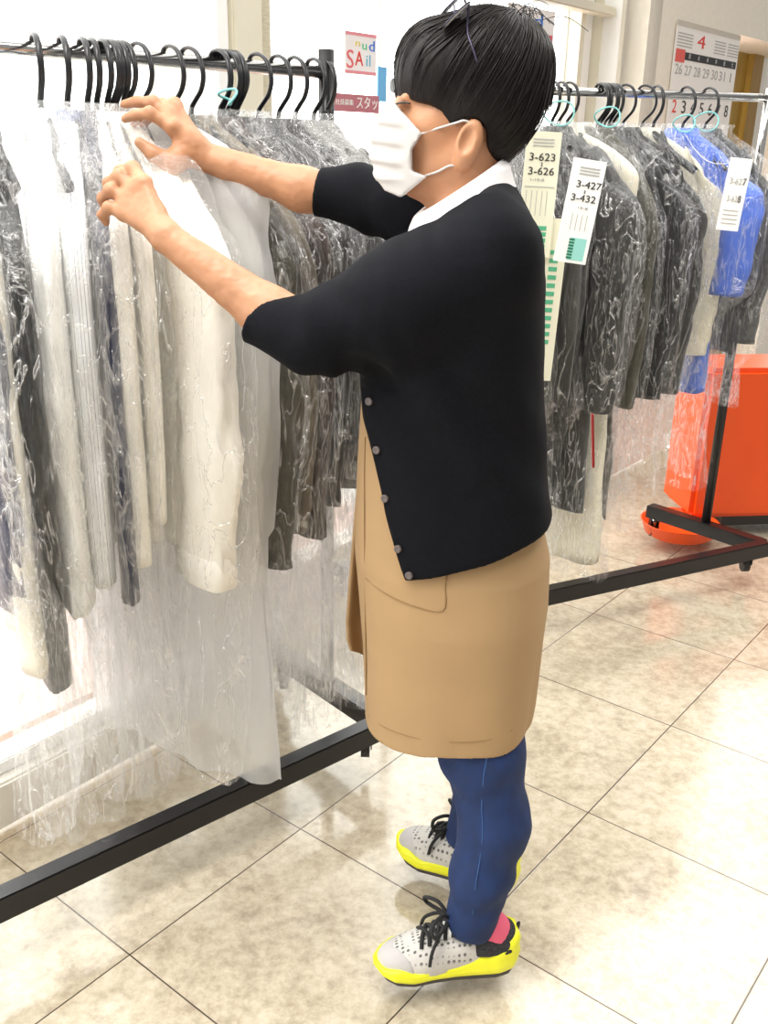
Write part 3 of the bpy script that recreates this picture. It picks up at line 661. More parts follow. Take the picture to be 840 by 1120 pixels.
# red strip of lining at the long coat, number slips, extra hooks, orange things
def slip(label, px, py, w, h, Y, rows, tilt=0.0, m=None, yaw=-.5):
    c = at(px, py, Y); o = empty('number_slip', c, yaw, label, 'paper slip', 'laundry number slips'); o.rotation_euler = (0, tilt, yaw)
    box('sheet', (0, 0, 0), (w, .0015, h), m or paper_w, o)
    for s, x, z, size, mm, ww in rows: onp(o, 'lettering', s, x * w, z * h, size * h, mm, ww * w)
    return o, w, h
gm = mat('slip_green', srgb(80, 170, 130), .6); teal = mat('slip_teal', srgb(150, 215, 205), .6); cream_p = mat('slip_cream', srgb(226, 224, 202), .7)
def slip_string(o, h, mk):                # thread that ties a slip to its hanger
    bpy.context.view_layer.update(); a = o.matrix_world @ Vector((0, 0, h * .49)); b = Vector(mk[0]) + Vector((0, 0, -.095)); iv = o.matrix_world.inverted()
    tube('string', [iv @ (a + (b - a) * t + Vector((0, 0, -.05 * math.sin(t * math.pi)))) for t in np.linspace(0, 1, 9)], .0007, paper_w, o, 4)
Y623 = 2.62
o, w, h = slip('cream number slip 3-623 to 3-626 right behind the woman shoulder', 589, 214, .088, .30, 2.56, [('3-623', 0, .30, .085, ink, .74), ('2', 0, .245, .04, ink, .06), ('3-626', 0, .19, .085, ink, .74), ('1-19-8', -.1, .125, .03, inkg, .4)], tilt=.03, m=cream_p, yaw=.1)
for k in range(5): box('ruled_line', (w * (-.36 + .15 * k), -.0016, -h * .06), (.0012, .0008, h * .2), inkg, o)
for k in range(3): box('header_line', (0, -.0016, h * (.44 - .025 * k)), (w * .6, .0008, .003), inkg, o)
box('rule', (0, -.0016, h * .07), (w * .86, .0008, .002), inkg, o)
for k in range(4): box('green_block', (w * .14, -.0016, -h * (.26 + .05 * k)), (w * .36, .0008, h * .035), gm, o)
slip_string(o, h, MR_[1]); o, w, h = slip('cream number slip hanging lower behind the woman shoulder', 597, 330, .075, .42, 2.58, [], tilt=.04, m=cream_p, yaw=.1)
for k in range(12): box('green_block', (w * .1, -.0016, h * (.3 - .05 * k)), (w * .3, .0008, h * .026), gm, o)
slip_string(o, h, MR_[1]); o, w, h = slip('white number slip 3-427 to 3-432 on the long charcoal coat', 634, 232, .084, .245, 2.5, [('3-427', .1, .26, .095, ink, .74), ('2', .02, .195, .04, ink, .06), ('3-432', .02, .13, .095, ink, .74), ('19-8', .05, .04, .03, inkg, .3)], tilt=.13, yaw=.1)
for k in range(4): box('ruled_line', (w * (-.2 + .15 * k), -.0016, -h * .1), (.0012, .0008, h * .16), inkg, o)
box('teal_block', (w * .14, -.0012, -h * .36), (w * .5, .0008, h * .22), teal, o)
for k in range(7): box('green_block', (-w * .06, -.0018, -h * (.27 + .03 * k)), (w * .16, .0008, h * .02), mat('slip_dark_green', srgb(40, 120, 90), .6) if k == 0 else bpy.data.materials['slip_dark_green'], o)
for k in range(3): box('header_line', (.05 * w, -.0016, h * (.42 - .03 * k)), (w * .6, .0008, .003), inkg, o)
slip_string(o, h, MR_[2]); o, w, h = slip('white number slip on the bright blue shirt', 803, 213, .062, .185, 2.74, [('3-627', .02, .18, .12, inkg, .7), ('7', .34, .18, .14, ink, .12), ('3-628', .0, -.06, .12, inkg, .6), ('8', .26, -.06, .14, ink, .14)], tilt=.08, yaw=.1)
for k in range(4): box('ruled_line', (0, -.0016, -h * (.22 + .06 * k)), (w * .7, .0008, .002), inkg, o)
slip_string(o, h, MR_[8])
# pale teal twisty ties round some hangers
tm = mat('tie_teal', srgb(132, 202, 200), .4)
def tie(label, px, py, Y, r, yaw):
    c = at(px, py, Y); r *= .72; pts = [(r * math.cos(a), .012 * math.sin(2 * a), .75 * r * math.sin(a)) for a in np.linspace(0, 2 * math.pi * 1.06, 30)]
    t = tube('hanger_tie', pts, .0024, tm, None, 6); t.location = c; t.rotation_euler = (.3, 0, yaw)
    tag(t, label, 'tie', 'pale teal ties on the hangers')
tie('pale teal tie below the bunched hooks on the left rack', 250, 106, 2.0, .024, -.7)
tie('pale teal tie round the hanger hook at the chrome end post', 772, 133, 3.25, .052, -.3)
tie('pale teal tie below the hooks right of the woman head', 611, 124, 2.95, .06, -.3)
tie('pale teal tie below the middle hooks of the right rack', 664, 128, 3.0, .05, -.3)
tie('pale teal tie left of the chrome end post under the last hook but one', 748, 135, 3.2, .045, -.3)
# further bare hooks crowded on the rails
def spare(px, ml_, mr_, zl, zr, base, label, group):
    P = rail_at(px, ml_, mr_, zl, zr); return hanger(label, group, M['black_plastic'], P, base + random.uniform(-.12, .12), hw=.15)
for px in (118, 130, 135): spare(px, lml, lmr, 1.592, 1.586, LBASE, 'black hook crowded in the bunch above the cream jackets', 'crowded hooks above the cream jackets')
for px in (241, 250, 257): spare(px, lml, lmr, 1.592, 1.586, LBASE, 'black hook in the tight bunch with the teal tie', 'tight bunch of hooks on the left rack')
spare(355, lml, lmr, 1.592, 1.586, LBASE, 'black hanger hook touching the black end post', 'black hangers on the left rack')
for px in (660, 669, 673): spare(px, rml, rmr, 1.594, 1.611, RBASE, 'black hook in the thick bunch mid right rack', 'thick bunch of hooks on the right rack')
spare(718, rml, rmr, 1.594, 1.611, RBASE, 'black hanger hook right of the beige shirt hook', 'black hangers on the right rack')
# red strip showing on the long coat
q0, q1 = at(648, 452, 2.52), at(649, 512, 2.52)
rs = bar('lining_strip', q0, q1, .016, .006, mat('lining_red', srgb(150, 36, 36), .7)); rs.name = 'lining'; rs['label'] = 'dark red lining strip'; reparent_keep(rs, MR_[2][3])
# orange panel and round orange tub behind the right rack
om = mat('orange_plastic', srgb(238, 84, 20), .35, noise_s=4, noise_a=.03)
pa = at_z(772, 572, .1); c = np.array([1.62, 3.72])
op = empty('orange_bin', (1.62, 3.78, 0), .12, 'large orange bin on a black foot behind the right rack', 'bin')
box('body', (.11, .12, .35), (.98, .3, .62), om, op, bev=.02)
box('foot', (.17, .12, .02), (.8, .26, .04), M['black_plastic'], op)
tb = empty('orange_tub', (*at_z(742, 583, 0.0)[:2], 0), 0, 'low round orange tub on the floor under the right rack', 'tub')
prof = [(.0, .0), (.125, .0), (.135, .006), (.15, .05), (.155, .054), (.148, .054), (.13, .012), (.0, .01)]
V, F = rings_geo([[(r * math.cos(a), r * math.sin(a), z) for a in np.linspace(0, 2 * math.pi, 48, endpoint=False)] for r, z in prof], cap0=True, cap1=True); mesh_obj('shell', V, F, om, tb)
#==MARK-PERSON==
# ------------------------------------------------------------------ the person
def disp(o, fn):
    me = o.data; n = len(me.vertices); co = np.empty(n * 3); no = np.empty(n * 3)
    me.vertices.foreach_get('co', co); me.vertex_normals.foreach_get('vector', no); co = co.reshape(-1, 3); no = no.reshape(-1, 3)
    d = np.array([fn(Vector(c)) for c in co]); co = co + no * d[:, None]
    me.vertices.foreach_set('co', co.ravel()); me.update()
def surf_hit(px, py, fn, Y0=1.2, Y1=2.1, off=0.0):
    Ys = np.linspace(Y0, Y1, 1500); P = np.array([at(px, py, y) for y in Ys])
    d = np.array(fn(P[:, 0], P[:, 1], P[:, 2])); k = np.argmax(d < off)
    return P[k]
YT, YH = 1.57, 1.585
FH = np.array([-.993, .12, 0]); LH = np.array([-.12, -.993, 0]); UP = np.array([0, 0, 1.0]); AX = (FH, LH, UP)
def loft_tab(rows, Y, grow=0.0, pw=2.15, rot=0.0):
    z, cx, cy, a, b = [], [], [], [], []
    for (py, f, bk, hd) in rows:
        p, q = at(f, py, Y), at(bk, py, Y); z.append((p[2] + q[2]) / 2); cx.append((p[0] + q[0]) / 2); cy.append(Y); a.append(abs(q[0] - p[0]) / 2 + grow); b.append(hd + grow)
    return f_loft(z, cx, cy, a, b, rot, pw)
TORSO = [(200, 512, 552, .05), (212, 508, 558, .065), (225, 500, 566, .10), (245, 486, 576, .14), (275, 462, 584, .160), (300, 452, 580, .158), (350, 430, 578, .150), (400, 420, 576, .145),
         (450, 412, 578, .140), (500, 408, 580, .142), (560, 404, 586, .155), (620, 404, 590, .165), (680, 404, 588, .162)]
body_f = loft_tab(TORSO, YT, -.012)
def hp(px, py, l=0.0):                   # a point of the head seen at a pixel, a distance l to her left of the mid plane
    p = at(px, py, YH - .993 * abs(l))
    if l < 0: p = p - 2 * ((p - at(527, 100, YH)) @ LH) * LH
    return p
hc = hp(527, 100)
B = Field((-.52, 1.30, -.01), (.42, 1.95, 1.72), .0035)
B.add(body_f, (-.1, 1.36, .55), (.4, 1.8, 1.6), .01)
B.ell(hp(521, 98), AX, (.088, .076, .106))
B.ell(hp(480, 150), AX, (.060, .060, .088), .03)
B.ell(hp(453, 200), AX, (.02, .022, .018), .03)
for s in (1, -1):
    B.cap(hp(507, 172, .052 * s), hp(462, 201, .024 * s), .016, .014, .03)
    B.ell(hp(470, 138, .036 * s), AX, (.024, .022, .018), .03)                      # cheek
    B.ell(hp(441, 116, .033 * s), AX, (.018, .017, .010), .008, sub=True)           # eye socket
    B.ell(hp(513, 156, .079 * s), (np.array([-.95, .11, .28]), LH, np.array([.28, -.03, .95])), (.019, .011, .033), .005)   # ear
    B.ell(hp(510, 153, .092 * s), (np.array([-.95, .11, .28]), LH, np.array([.28, -.03, .95])), (.0115, .0125, .022), .003, sub=True)
    B.ell(hp(505, 179, .074 * s), AX, (.009, .008, .009), .008)
B.chain([hp(437, 118), hp(424, 148)], [.009, .014], .02)
B.ell(hp(450, 106), AX, (.014, .05, .012), .025)                                     # brow
B.cap(hp(516, 165), at(508, 245, YT), .050, .058, .03)
# arms
Sn, En, Wn = at(540, 274, 1.44), at(350, 366, 1.46), at(184, 261, 1.53)
B.chain([Sn, En], [.058, .044], .03); B.chain([En, at(292, 342, 1.49), Wn], [.041, .039, .0235], .02)
Sf, Ef, Wf = at(480, 250, 1.70), at(385, 216, 1.76), at(221, 171, 1.80)
B.chain([Sf, Ef], [.034, .032], .03); B.chain([Ef, at(330, 207, 1.775), Wf], [.033, .0355, .024], .02)
# near hand: back of the hand to the camera, fingers curled into the film
def hand(w, mcp, fing, thumb, rp=(.0155, .0115), rf=(.0108, .0098, .0088, .0074), rt=(.0165, .014, .0118, .009)):
    for m in mcp: B.cap(at(*w), at(*m), rp[0], rp[1], .016)
    for a, b in zip(mcp[:-1], mcp[1:]): B.cap(at(*a), at(*b), rp[1] - .001, rp[1] - .001, .012)
    for i, f in enumerate(fing):
        s = (1, 1.03, .98, .86)[i]; B.chain([at(*q) for q in f], [r * s for r in rf], .005)
        for q in (f[0], f[1]): B.ell(at(*q), np.eye(3), (.0108 * s,) * 3, .006)
    B.chain([at(*q) for q in thumb], rt, .010)
hand((181, 258, 1.535), [(157, 200, 1.580), (147, 208, 1.588), (139, 219, 1.585), (136, 233, 1.575)],
     [[(157, 200, 1.58), (145, 184, 1.605), (131, 187, 1.625), (124, 195, 1.63)],
      [(147, 208, 1.588), (130, 193, 1.600), (119, 200, 1.612), (118, 209, 1.61)],
      [(139, 219, 1.585), (121, 208, 1.590), (112, 217, 1.60), (114, 226, 1.605)],
      [(136, 233, 1.575), (119, 227, 1.578), (111, 235, 1.585), (116, 243, 1.59)]],
     [(172, 236, 1.565), (160, 212, 1.605), (146, 198, 1.635), (134, 198, 1.65)])
hand((219, 168, 1.795), [(188, 139, 1.772), (184, 127, 1.79), (186, 119, 1.81), (191, 115, 1.83)],
     [[(188, 139, 1.772), (164, 124, 1.768), (148, 126, 1.775), (137, 130, 1.785)],
      [(184, 127, 1.79), (167, 112, 1.80), (150, 111, 1.81), (136, 114, 1.82)],
      [(186, 119, 1.81), (171, 114, 1.83), (156, 124, 1.84), (146, 135, 1.84)],
      [(191, 115, 1.83), (178, 114, 1.85), (165, 128, 1.86), (156, 138, 1.86)]],
     [(207, 172, 1.785), (189, 182, 1.762), (168, 169, 1.752), (153, 156, 1.752)])
B.cap(at(206, 158, 1.785), at(189, 172, 1.765), .017, .012, .02)
# legs
LEGN = [(505, 650, 1.55), (524, 770, 1.50), (527, 822, 1.475), (541, 900, 1.445), (527, 953, 1.428), (516, 1005, 1.415)]
LEGF = [(515, 650, 1.62), (522, 770, 1.66), (524, 815, 1.67), (532, 860, 1.67), (524, 890, 1.665), (513, 915, 1.66)]
for L_ in (LEGN, LEGF):
    B.chain([at(*q) for q in L_], [.07, .06, .06, .05, .042, .034], .02)
person = B.mesh('person', M['skin'])
tag(person, 'woman in black cardigan, tan apron and white mask, reaching up to the bagged clothes', 'person')
disp(person, lambda v: .0007 * nz(v, 130) + .0009 * nz(v, 60) if v.x < -.12 and v.z > 1.2 else 0)

# jeans, shoes, socks
def denim():
    m = mat('denim', srgb(8, 36, 80), .8, noise_s=40, noise_a=.22, bump=.35, bump_s=500, stretch=(1, 1, .6)); return m
M['denim'] = denim()
J = Field((-.05, 1.3, .04), (.42, 1.82, .95), .0045)
for L_, rr in ((LEGN, [.085, .074, .0715, .0595, .053, .0475]), (LEGF, [.085, .072, .069, .058, .053, .048])):
    J.chain([at(*q) for q in L_], rr, .03)
J.sub(lambda X, Y, Z: (Z - (.082 + .12 * (.22 - X))) + 0 * X + 0 * Y, None, (.5, 1.9, .16), .004)
jeans = J.mesh('jeans', M['denim'], person)
disp(jeans, lambda v: .003 * math.sin(v.z * 75 + 4 * nz((v.x * 9, v.y * 9, v.z * 4))) * max(0, nz((v.x * 7, v.y * 7, v.z * 9)) + .35) * (1 if v.z < .62 else 0) + .002 * nz(v, 25))
def tree_hit(o):
    from mathutils.bvhtree import BVHTree
    me = o.data; t = BVHTree.FromPolygons([v.co[:] for v in me.vertices], [p.vertices[:] for p in me.polygons])
    def hit(px, py, off=.0):
        d = Vector(ray(px, py)).normalized(); r = t.ray_cast(Vector((0, 0, CAMH)), d)
        return None if r[0] is None else np.array(r[0] + r[1] * off)
    return hit
jh = tree_hit(jeans)
pts = [jh(x, y, .0004) for x, y in ((533, 826), (529, 850), (527, 880), (528, 910), (525, 940), (520, 970), (517, 1000))]
pts = [p for p in pts if p is not None]
if len(pts) > 2: tube('side_seam', smooth_path(pts, 5), .0011, mat('seam_blue', srgb(44, 80, 130), .8), jeans, 5)

M['shoe_mesh'] = mat('shoe_mesh', srgb(196, 192, 186), .75, noise_s=60, noise_a=.06, bump=.3, bump_s=400)
nt = M['shoe_mesh'].node_tree; bs = nt.nodes['Principled BSDF']
t = nt.nodes.new('ShaderNodeTexCoord'); mp = nt.nodes.new('ShaderNodeMapping'); mp.inputs['Scale'].default_value = (95, 150, 60); vo = nt.nodes.new('ShaderNodeTexVoronoi'); vo.inputs['Randomness'].default_value = .15; vo.inputs['Scale'].default_value = 1.0
nt.links.new(t.outputs['Object'], mp.inputs[0]); nt.links.new(mp.outputs[0], vo.inputs[0])
lt = nt.nodes.new('ShaderNodeMapRange'); lt.inputs['From Min'].default_value = .26; lt.inputs['From Max'].default_value = .36; nt.links.new(vo.outputs['Distance'], lt.inputs[0])
sp = nt.nodes.new('ShaderNodeSeparateXYZ'); nt.links.new(t.outputs['Object'], sp.inputs[0])
zn = nt.nodes.new('ShaderNodeMapRange'); zn.inputs['From Min'].default_value = .046; zn.inputs['From Max'].default_value = .054; nt.links.new(sp.outputs[2], zn.inputs[0])
xn = nt.nodes.new('ShaderNodeMath'); xn.operation = 'LESS_THAN'; xn.inputs[1].default_value = .237; nt.links.new(sp.outputs[0], xn.inputs[0])
mu = nt.nodes.new('ShaderNodeMath'); mu.operation = 'MULTIPLY'; nt.links.new(zn.outputs[0], mu.inputs[0]); nt.links.new(xn.outputs[0], mu.inputs[1])
iv = nt.nodes.new('ShaderNodeMath'); iv.operation = 'MULTIPLY_ADD'; iv.inputs[1].default_value = -1; iv.inputs[2].default_value = 1; nt.links.new(lt.outputs[0], iv.inputs[0])
m3 = nt.nodes.new('ShaderNodeMath'); m3.operation = 'MULTIPLY'; nt.links.new(iv.outputs[0], m3.inputs[0]); nt.links.new(mu.outputs[0], m3.inputs[1])
mx = nt.nodes.new('ShaderNodeMix'); mx.data_type = 'RGBA'; mx.inputs['B'].default_value = (*srgb(96, 94, 92), 1)
nt.links.new(bs.inputs['Base Color'].links[0].from_socket, mx.inputs['A']); nt.links.new(m3.outputs[0], mx.inputs['Factor']); nt.links.new(mx.outputs['Result'], bs.inputs['Base Color'])
M['yellow'] = mat('midsole_yellow', srgb(236, 236, 40), .45, noise_s=18, noise_a=.07); M['outsole'] = mat('outsole_dark', srgb(66, 62, 62), .7)
M['collar_dark'] = mat('collar_black', srgb(40, 40, 42), .85, noise_s=300, noise_a=.9); M['lace'] = mat('lace_black', (.012, .012, .012), .8); M['sock'] = mat('sock_pink', srgb(222, 96, 122), .9, bump=.4, bump_s=300)
M['toe_grey'] = mat('toe_overlay', srgb(182, 178, 176), .6); M['shoe_white'] = mat('tongue_white', srgb(226, 226, 224), .8)
XS = np.array([0, .012, .04, .08, .12, .16, .20, .235, .255, .268])         # heel to toe
HW = np.array([.014, .029, .036, .036, .037, .041, .047, .043, .030, .008])  # half width
CY = np.array([0, 0, 0, .001, .003, .004, .004, .002, .0, -.002])
def outline(k, n=56):
    V = []; xs = np.concatenate([[0], np.linspace(.004, .264, n), [.268]])
    hw = np.interp(xs, XS, HW) ; cy = np.interp(xs, XS, CY)
    up = [(x, c + h * k) for x, h, c in zip(xs, hw, cy)]; dn = [(x, c - h * k) for x, h, c in zip(xs, hw, cy)][::-1]
    return [(.134 + (x - .134) * (1 + (k - 1) * .5), y) for x, y in up + dn]
def shoe(parent, heel, toe, mirror):
    h, t_ = np.array(heel), np.array(toe); ang = math.atan2(*(t_ - h)[::-1]); sc = np.linalg.norm(t_ - h) / .268
    o = empty('shoe', (*h, 0), ang); o.parent = parent; o.scale = (sc, sc * mirror, sc)
    toe_up = lambda x: .014 * max(0, (x - .19) / .078) ** 2 + .006 * max(0, (.03 - x) / .03) ** 2
    rings = [[(x, y, z + toe_up(x)) for x, y in outline(k)] for z, k in ((.0, .88), (.0, .97), (.006, 1.0), (.011, 1.0))]
    mesh_obj('outsole', *rings_geo(rings, cap0=True, cap1=True), M['outsole'], o)
    def top(x): return np.interp(x, [0, .02, .06, .10, .14, .19, .24, .268], [.086, .078, .058, .045, .040, .036, .033, .028])
    def ring(f, k): return [(x, y, (.011 + (top(x) + .004 * math.sin(x * 90) - .011) * f) + toe_up(x)) for x, y in outline(k)]
    mesh_obj('midsole', *rings_geo([ring(0, 1.0), ring(0.05, 1.08), ring(.35, 1.13), ring(.55, 1.09), ring(.8, 1.11), ring(1, 1.03), ring(1.0, .9)], cap0=True, cap1=True), M['yellow'], o)
    # upper
    Fd = Field((-.02, -.07, 0), (.29, .07, .15), .003)
    ex = np.eye(3)
    zs = [.015, .03, .05, .07, .09, .105]
    Fd.ell((.195, .003, .030), ex, (.067, .0435, .046), .02); Fd.ell((.135, .003, .035), ex, (.075, .037, .058), .03)
    Fd.ell((.060, .0, .040), ex, (.058, .034, .058), .03); Fd.cap((.105, .001, .070), (.165, .002, .050), .030, .030, .03, ((0, 1, 0), 1.05))
    Fd.cap((.020, 0, .045), (.016, 0, .078), .018, .014, .02, ((0, 1, 0), 1.5))
    Fd.sub(lambda X, Y, Z: (Z - .012) + 0 * X + 0 * Y, None, None, .002)
    Fd.sub(f_cap(np.array([.052, 0, .105]), np.array([.058, 0, .06]), .034, .027, ((0, 1, 0), .86)), None, None, .004)
    Fd.mesh('upper', M['shoe_mesh'], o)
    G = Field((-.02, -.07, .03), (.15, .07, .14), .003)
    G.cap((.020, 0, .055), (.017, 0, .080), .0200, .0175, .02, ((0, 1, 0), 1.62)); G.ell((.060, 0, .062), ex, (.056, .0405, .046), .02)
    G.sub(f_cap(np.array([.052, 0, .115]), np.array([.056, 0, .06]), .037, .028, ((0, 1, 0), .9)), None, None, .004)
    G.sub(lambda X, Y, Z: (Z - .056) + 0 * X + 0 * Y, None, None, .003)
    G.mesh('heel_collar', M['collar_dark'], o)
    T = Field((.06, -.04, .05), (.20, .04, .16), .003); T.cap((.170, .002, .068), (.105, .002, .120), .012, .016, .01, ((0, 1, 0), 1.7)); T.mesh('tongue', M['shoe_white'], o)
    tv, tf = [], []
    G2 = Field((.17, -.06, 0), (.29, .06, .09), .003); G2.ell((.203, .002, .030), ex, (.067, .0445, .0425), .01); G2.sub(lambda X, Y, Z: (X - .238 + .9 * np.abs(Y)) + 0 * Z, None, None, .004); G2.sub(lambda X, Y, Z: (Z - .02) + 0 * X + 0 * Y, None, None, .002); G2.mesh('toe_cap', M['toe_grey'], o)
    V, F = [], []
    sx = [.188, .173, .158, .143, .128]
    zz = lambda x: np.interp(x, [.12, .19], [.112, .086])
    for i in range(4):
        for s in (1, -1):
            a = (sx[i], .026 * s, zz(sx[i]) - .010); b = (sx[i + 1], -.026 * s, zz(sx[i + 1]) - .010); mid = ((a[0] + b[0]) / 2, 0, (zz(a[0]) + zz(b[0])) / 2 + .008 + .002 * s)
            tube_geo(smooth_path([a, (a[0] - .002, .015 * s, zz(a[0]) + .003), mid, (b[0], -.015 * s, zz(b[0]) + .003), b], 4), .0040, 6, V, F)
    kx, kz = .128, .117
    for s in (1, -1):
        tube_geo(smooth_path([(kx, 0, kz), (kx + .022, .018 * s, kz + .028), (kx + .045, .040 * s, kz + .022), (kx + .038, .046 * s, kz + .002), (kx + .015, .02 * s, kz + .003), (kx, 0, kz)], 6), .0038, 6, V, F)
        tube_geo(smooth_path([(kx, 0, kz), (kx + .02, .022 * s, kz - .002), (kx + .042, .044 * s, kz - .03), (kx + .048, .052 * s, kz - .058)], 6), .0036, 6, V, F)
    tube_geo(smooth_path([(kx, -.008, kz), (kx + .002, 0, kz + .007), (kx, .008, kz)], 4), .006, 6, V, F)
    mesh_obj('laces', V, F, M['lace'], o)
    tube('loop', smooth_path([(.001, -.006, .072), (-.006, 0, .098), (.001, .006, .072)], 5), .003, M['collar_dark'], o, 6)
    return o
shoe(person, (.262, 1.425), (.005, 1.392), -1)
shoe(person, (.285, 1.615), (.052, 1.738), 1)
for L_, a in ((LEGN, (.213, 1.42)), (LEGF, (.238, 1.638))):
    p0 = at(*L_[-1]); V, F = tube_geo(smooth_path([(a[0] + .012, a[1], .055), (a[0] + .006, a[1], .085), p0 * .5 + np.array([*a, .1]) * .5, p0 + [0, 0, .03]], 4), .0335, 20); mesh_obj('sock', V, F, M['sock'], person)

# cardigan
M['cardigan'] = mat('cardigan_black', (.0024, .0028, .005), .85, spec=.16, noise_s=200, noise_a=.3, bump=.35, bump_s=420, sheen=0, bdist=.001)
CARD = [(190, 506, 553, .05), (203, 492, 564, .075), (215, 478, 571, .11), (228, 466, 577, .14), (247, 450, 585, .165), (275, 435, 591, .182), (300, 424, 593, .187), (350, 406, 593, .185), (400, 394, 592, .177),
        (450, 391, 594, .170), (500, 390, 597, .172), (560, 388, 602, .184), (620, 388, 603, .190), (690, 388, 603, .190)]
card_f = loft_tab(CARD, YT, 0, 2.4)
C = Field((-.22, 1.33, .70), (.37, 1.86, 1.58), .004)
C.add(card_f, k=.01)
C.chain([at(527, 282, 1.45), at(440, 330, 1.44), at(352, 362, 1.455)], [.076, .076, .058], .045)
C.chain([at(352, 362, 1.455), at(318, 357, 1.472), at(279, 346, 1.492)], [.057, .050, .0425], .02)
C.chain([at(420, 352, 1.46), at(350, 368, 1.46)], [.062, .046], .04)
C.chain([at(490, 250, 1.69), at(392, 214, 1.765), at(347, 210, 1.772)], [.066, .046, .041], .03)
C.chain([at(440, 233, 1.74), at(395, 217, 1.765)], [.046, .042], .02)
inner = loft_tab(CARD, YT, -.016, 2.4)
def below_hem(X, Y, Z):
    a, b = at(445, 637, 1.40), at(602, 553, 1.57); k = (b[2] - a[2]) / (b[0] - a[0]); return (Z - (a[2] + k * (X - a[0]))) * .9 + 0 * Y
C.sub(below_hem, None, (.5, 1.9, .98), .006)
hollow = lambda X, Y, Z: np.maximum(inner(X, Y, Z), Z - 1.02)
C.sub(hollow, k=.004)
ex_, ez_ = [], []
for x, y in ((392, 410), (396, 430), (400, 470), (409, 510), (421, 565), (433, 605), (445, 640), (452, 665)):
    p = at(x, y, 1.415); ex_.append(p[0]); ez_.append(p[2])
o_ = np.argsort(ez_); ex_, ez_ = np.array(ex_)[o_], np.array(ez_)[o_]
front_cut = lambda X, Y, Z: np.maximum(X - np.interp(Z, ez_, ex_) + 0 * Y, Z - ez_[-1])
C.sub(front_cut, None, (.4, 1.9, 1.12), .004)
pa_, pb_ = at(556, 190, YT), at(436, 270, YT); nl = np.array([-(pb_[2] - pa_[2]), (pb_[0] - pa_[0])]); nl = nl / np.linalg.norm(nl)
if nl[1] < 0: nl = -nl
neck_d = lambda X, Z: (X - pa_[0]) * nl[0] + (Z - pa_[2]) * nl[1]
narrow = lambda Y, w: np.abs(Y - (YT)) - w
C.sub(lambda X, Y, Z: np.maximum(-neck_d(X, Z) + 0 * Y, narrow(Y, .115) + 0 * X), (-.2, 1.4, 1.2), None, .012)
# openings of the sleeves
for a, b, r in ((at(279, 346, 1.492), at(257, 332.5, 1.50), .0365), (at(347, 210, 1.772), at(310, 203, 1.78), .036)):
    d = (b - a) / np.linalg.norm(b - a); C.sub((lambda a, d: lambda X, Y, Z: np.maximum(-((X - a[0]) * d[0] + (Y - a[1]) * d[1] + (Z - a[2]) * d[2]), np.sqrt((X - a[0]) ** 2 + (Y - a[1]) ** 2 + (Z - a[2]) ** 2) - .1))(a, d), a - .11, a + .11, .004)
cardigan = C.mesh('cardigan', M['cardigan'], person)
CUF0, CUF1 = Vector(at(279, 346, 1.492)), Vector(at(347, 210, 1.772))
def cfold(v):
    t = 0.0
    if v.x < .13 and v.z > 1.1: t += .0042 * math.sin((v.x * .9 + v.z * .45) * 120 + 5 * nz((v.x * 8, v.y * 6, v.z * 8)))* max(0, min(1, (.13 - v.x) * 8)) * (.5 + nz((v.x * 5, v.y * 9, v.z * 5)))
    t += .0085 * math.sin((v.z * .8 + v.x * 1.0) * 42 + 3 * nz((v.x * 4, v.y * 4, v.z * 4))) * max(0, nz((v.x * 4 + 3, v.y * 3, v.z * 5)) + .1)
    k = min(1, max(0, min((v - CUF0).length, (v - CUF1).length) - .045) / .06)
    return t * k + .0015 * nz(v, 22) * k
disp(cardigan, cfold)
ch = tree_hit(cardigan)
M['button'] = mat('button_brown', srgb(84, 74, 72), .35)
for x, y in ((402, 439), (410, 492), (419, 545), (433, 600), (445, 629)):
    p = ch(x + 3, y, .002)
    if p is None: continue
    nrm = Vector((p[0] - .2, p[1] - YT, 0)).normalized() if False else Vector((-.45, -.85, .1)).normalized()
    R = nrm.to_track_quat('Z', 'Y').to_matrix()
    bt = [[R @ Vector((r * math.cos(a), r * math.sin(a), z)) + Vector(p) for a in np.linspace(0, 2 * math.pi, 16, endpoint=False)] for r, z in ((.0062, -.003), (.0066, .002), (.0055, .0032), (.003, .0022))]
    mesh_obj('button', *rings_geo(bt, cap0=True, cap1=True), M['button'], cardigan)
# shirt with the white collar
Sh = Field((-.05, 1.38, 1.05), (.36, 1.78, 1.56), .0035)
Sh.add(loft_tab([(186, 508, 553, .062)] + [(y, f + 4 if y > 230 else f, b - 3, h - .004) for y, f, b, h in CARD[1:9]], YT), k=.01)
Sh.cap(at(512, 178, YT), at(508, 250, YT), .057, .078, .03)
c2 = at(557, 186, YT)
sh_line = lambda X, Z: neck_d(X, Z) - .026
Sh.sub(lambda X, Y, Z: -sh_line(X, Z) + 0 * Y, None, None, .003)
Sh.sub(f_cap(at(512, 160, YT), at(506, 262, YT), .0515, .066), None, None, .003)
M['shirt'] = mat('shirt_white', srgb(240, 236, 236), .8, bump=.2, bump_s=300)
shirt = Sh.mesh('shirt', M['shirt'], person)
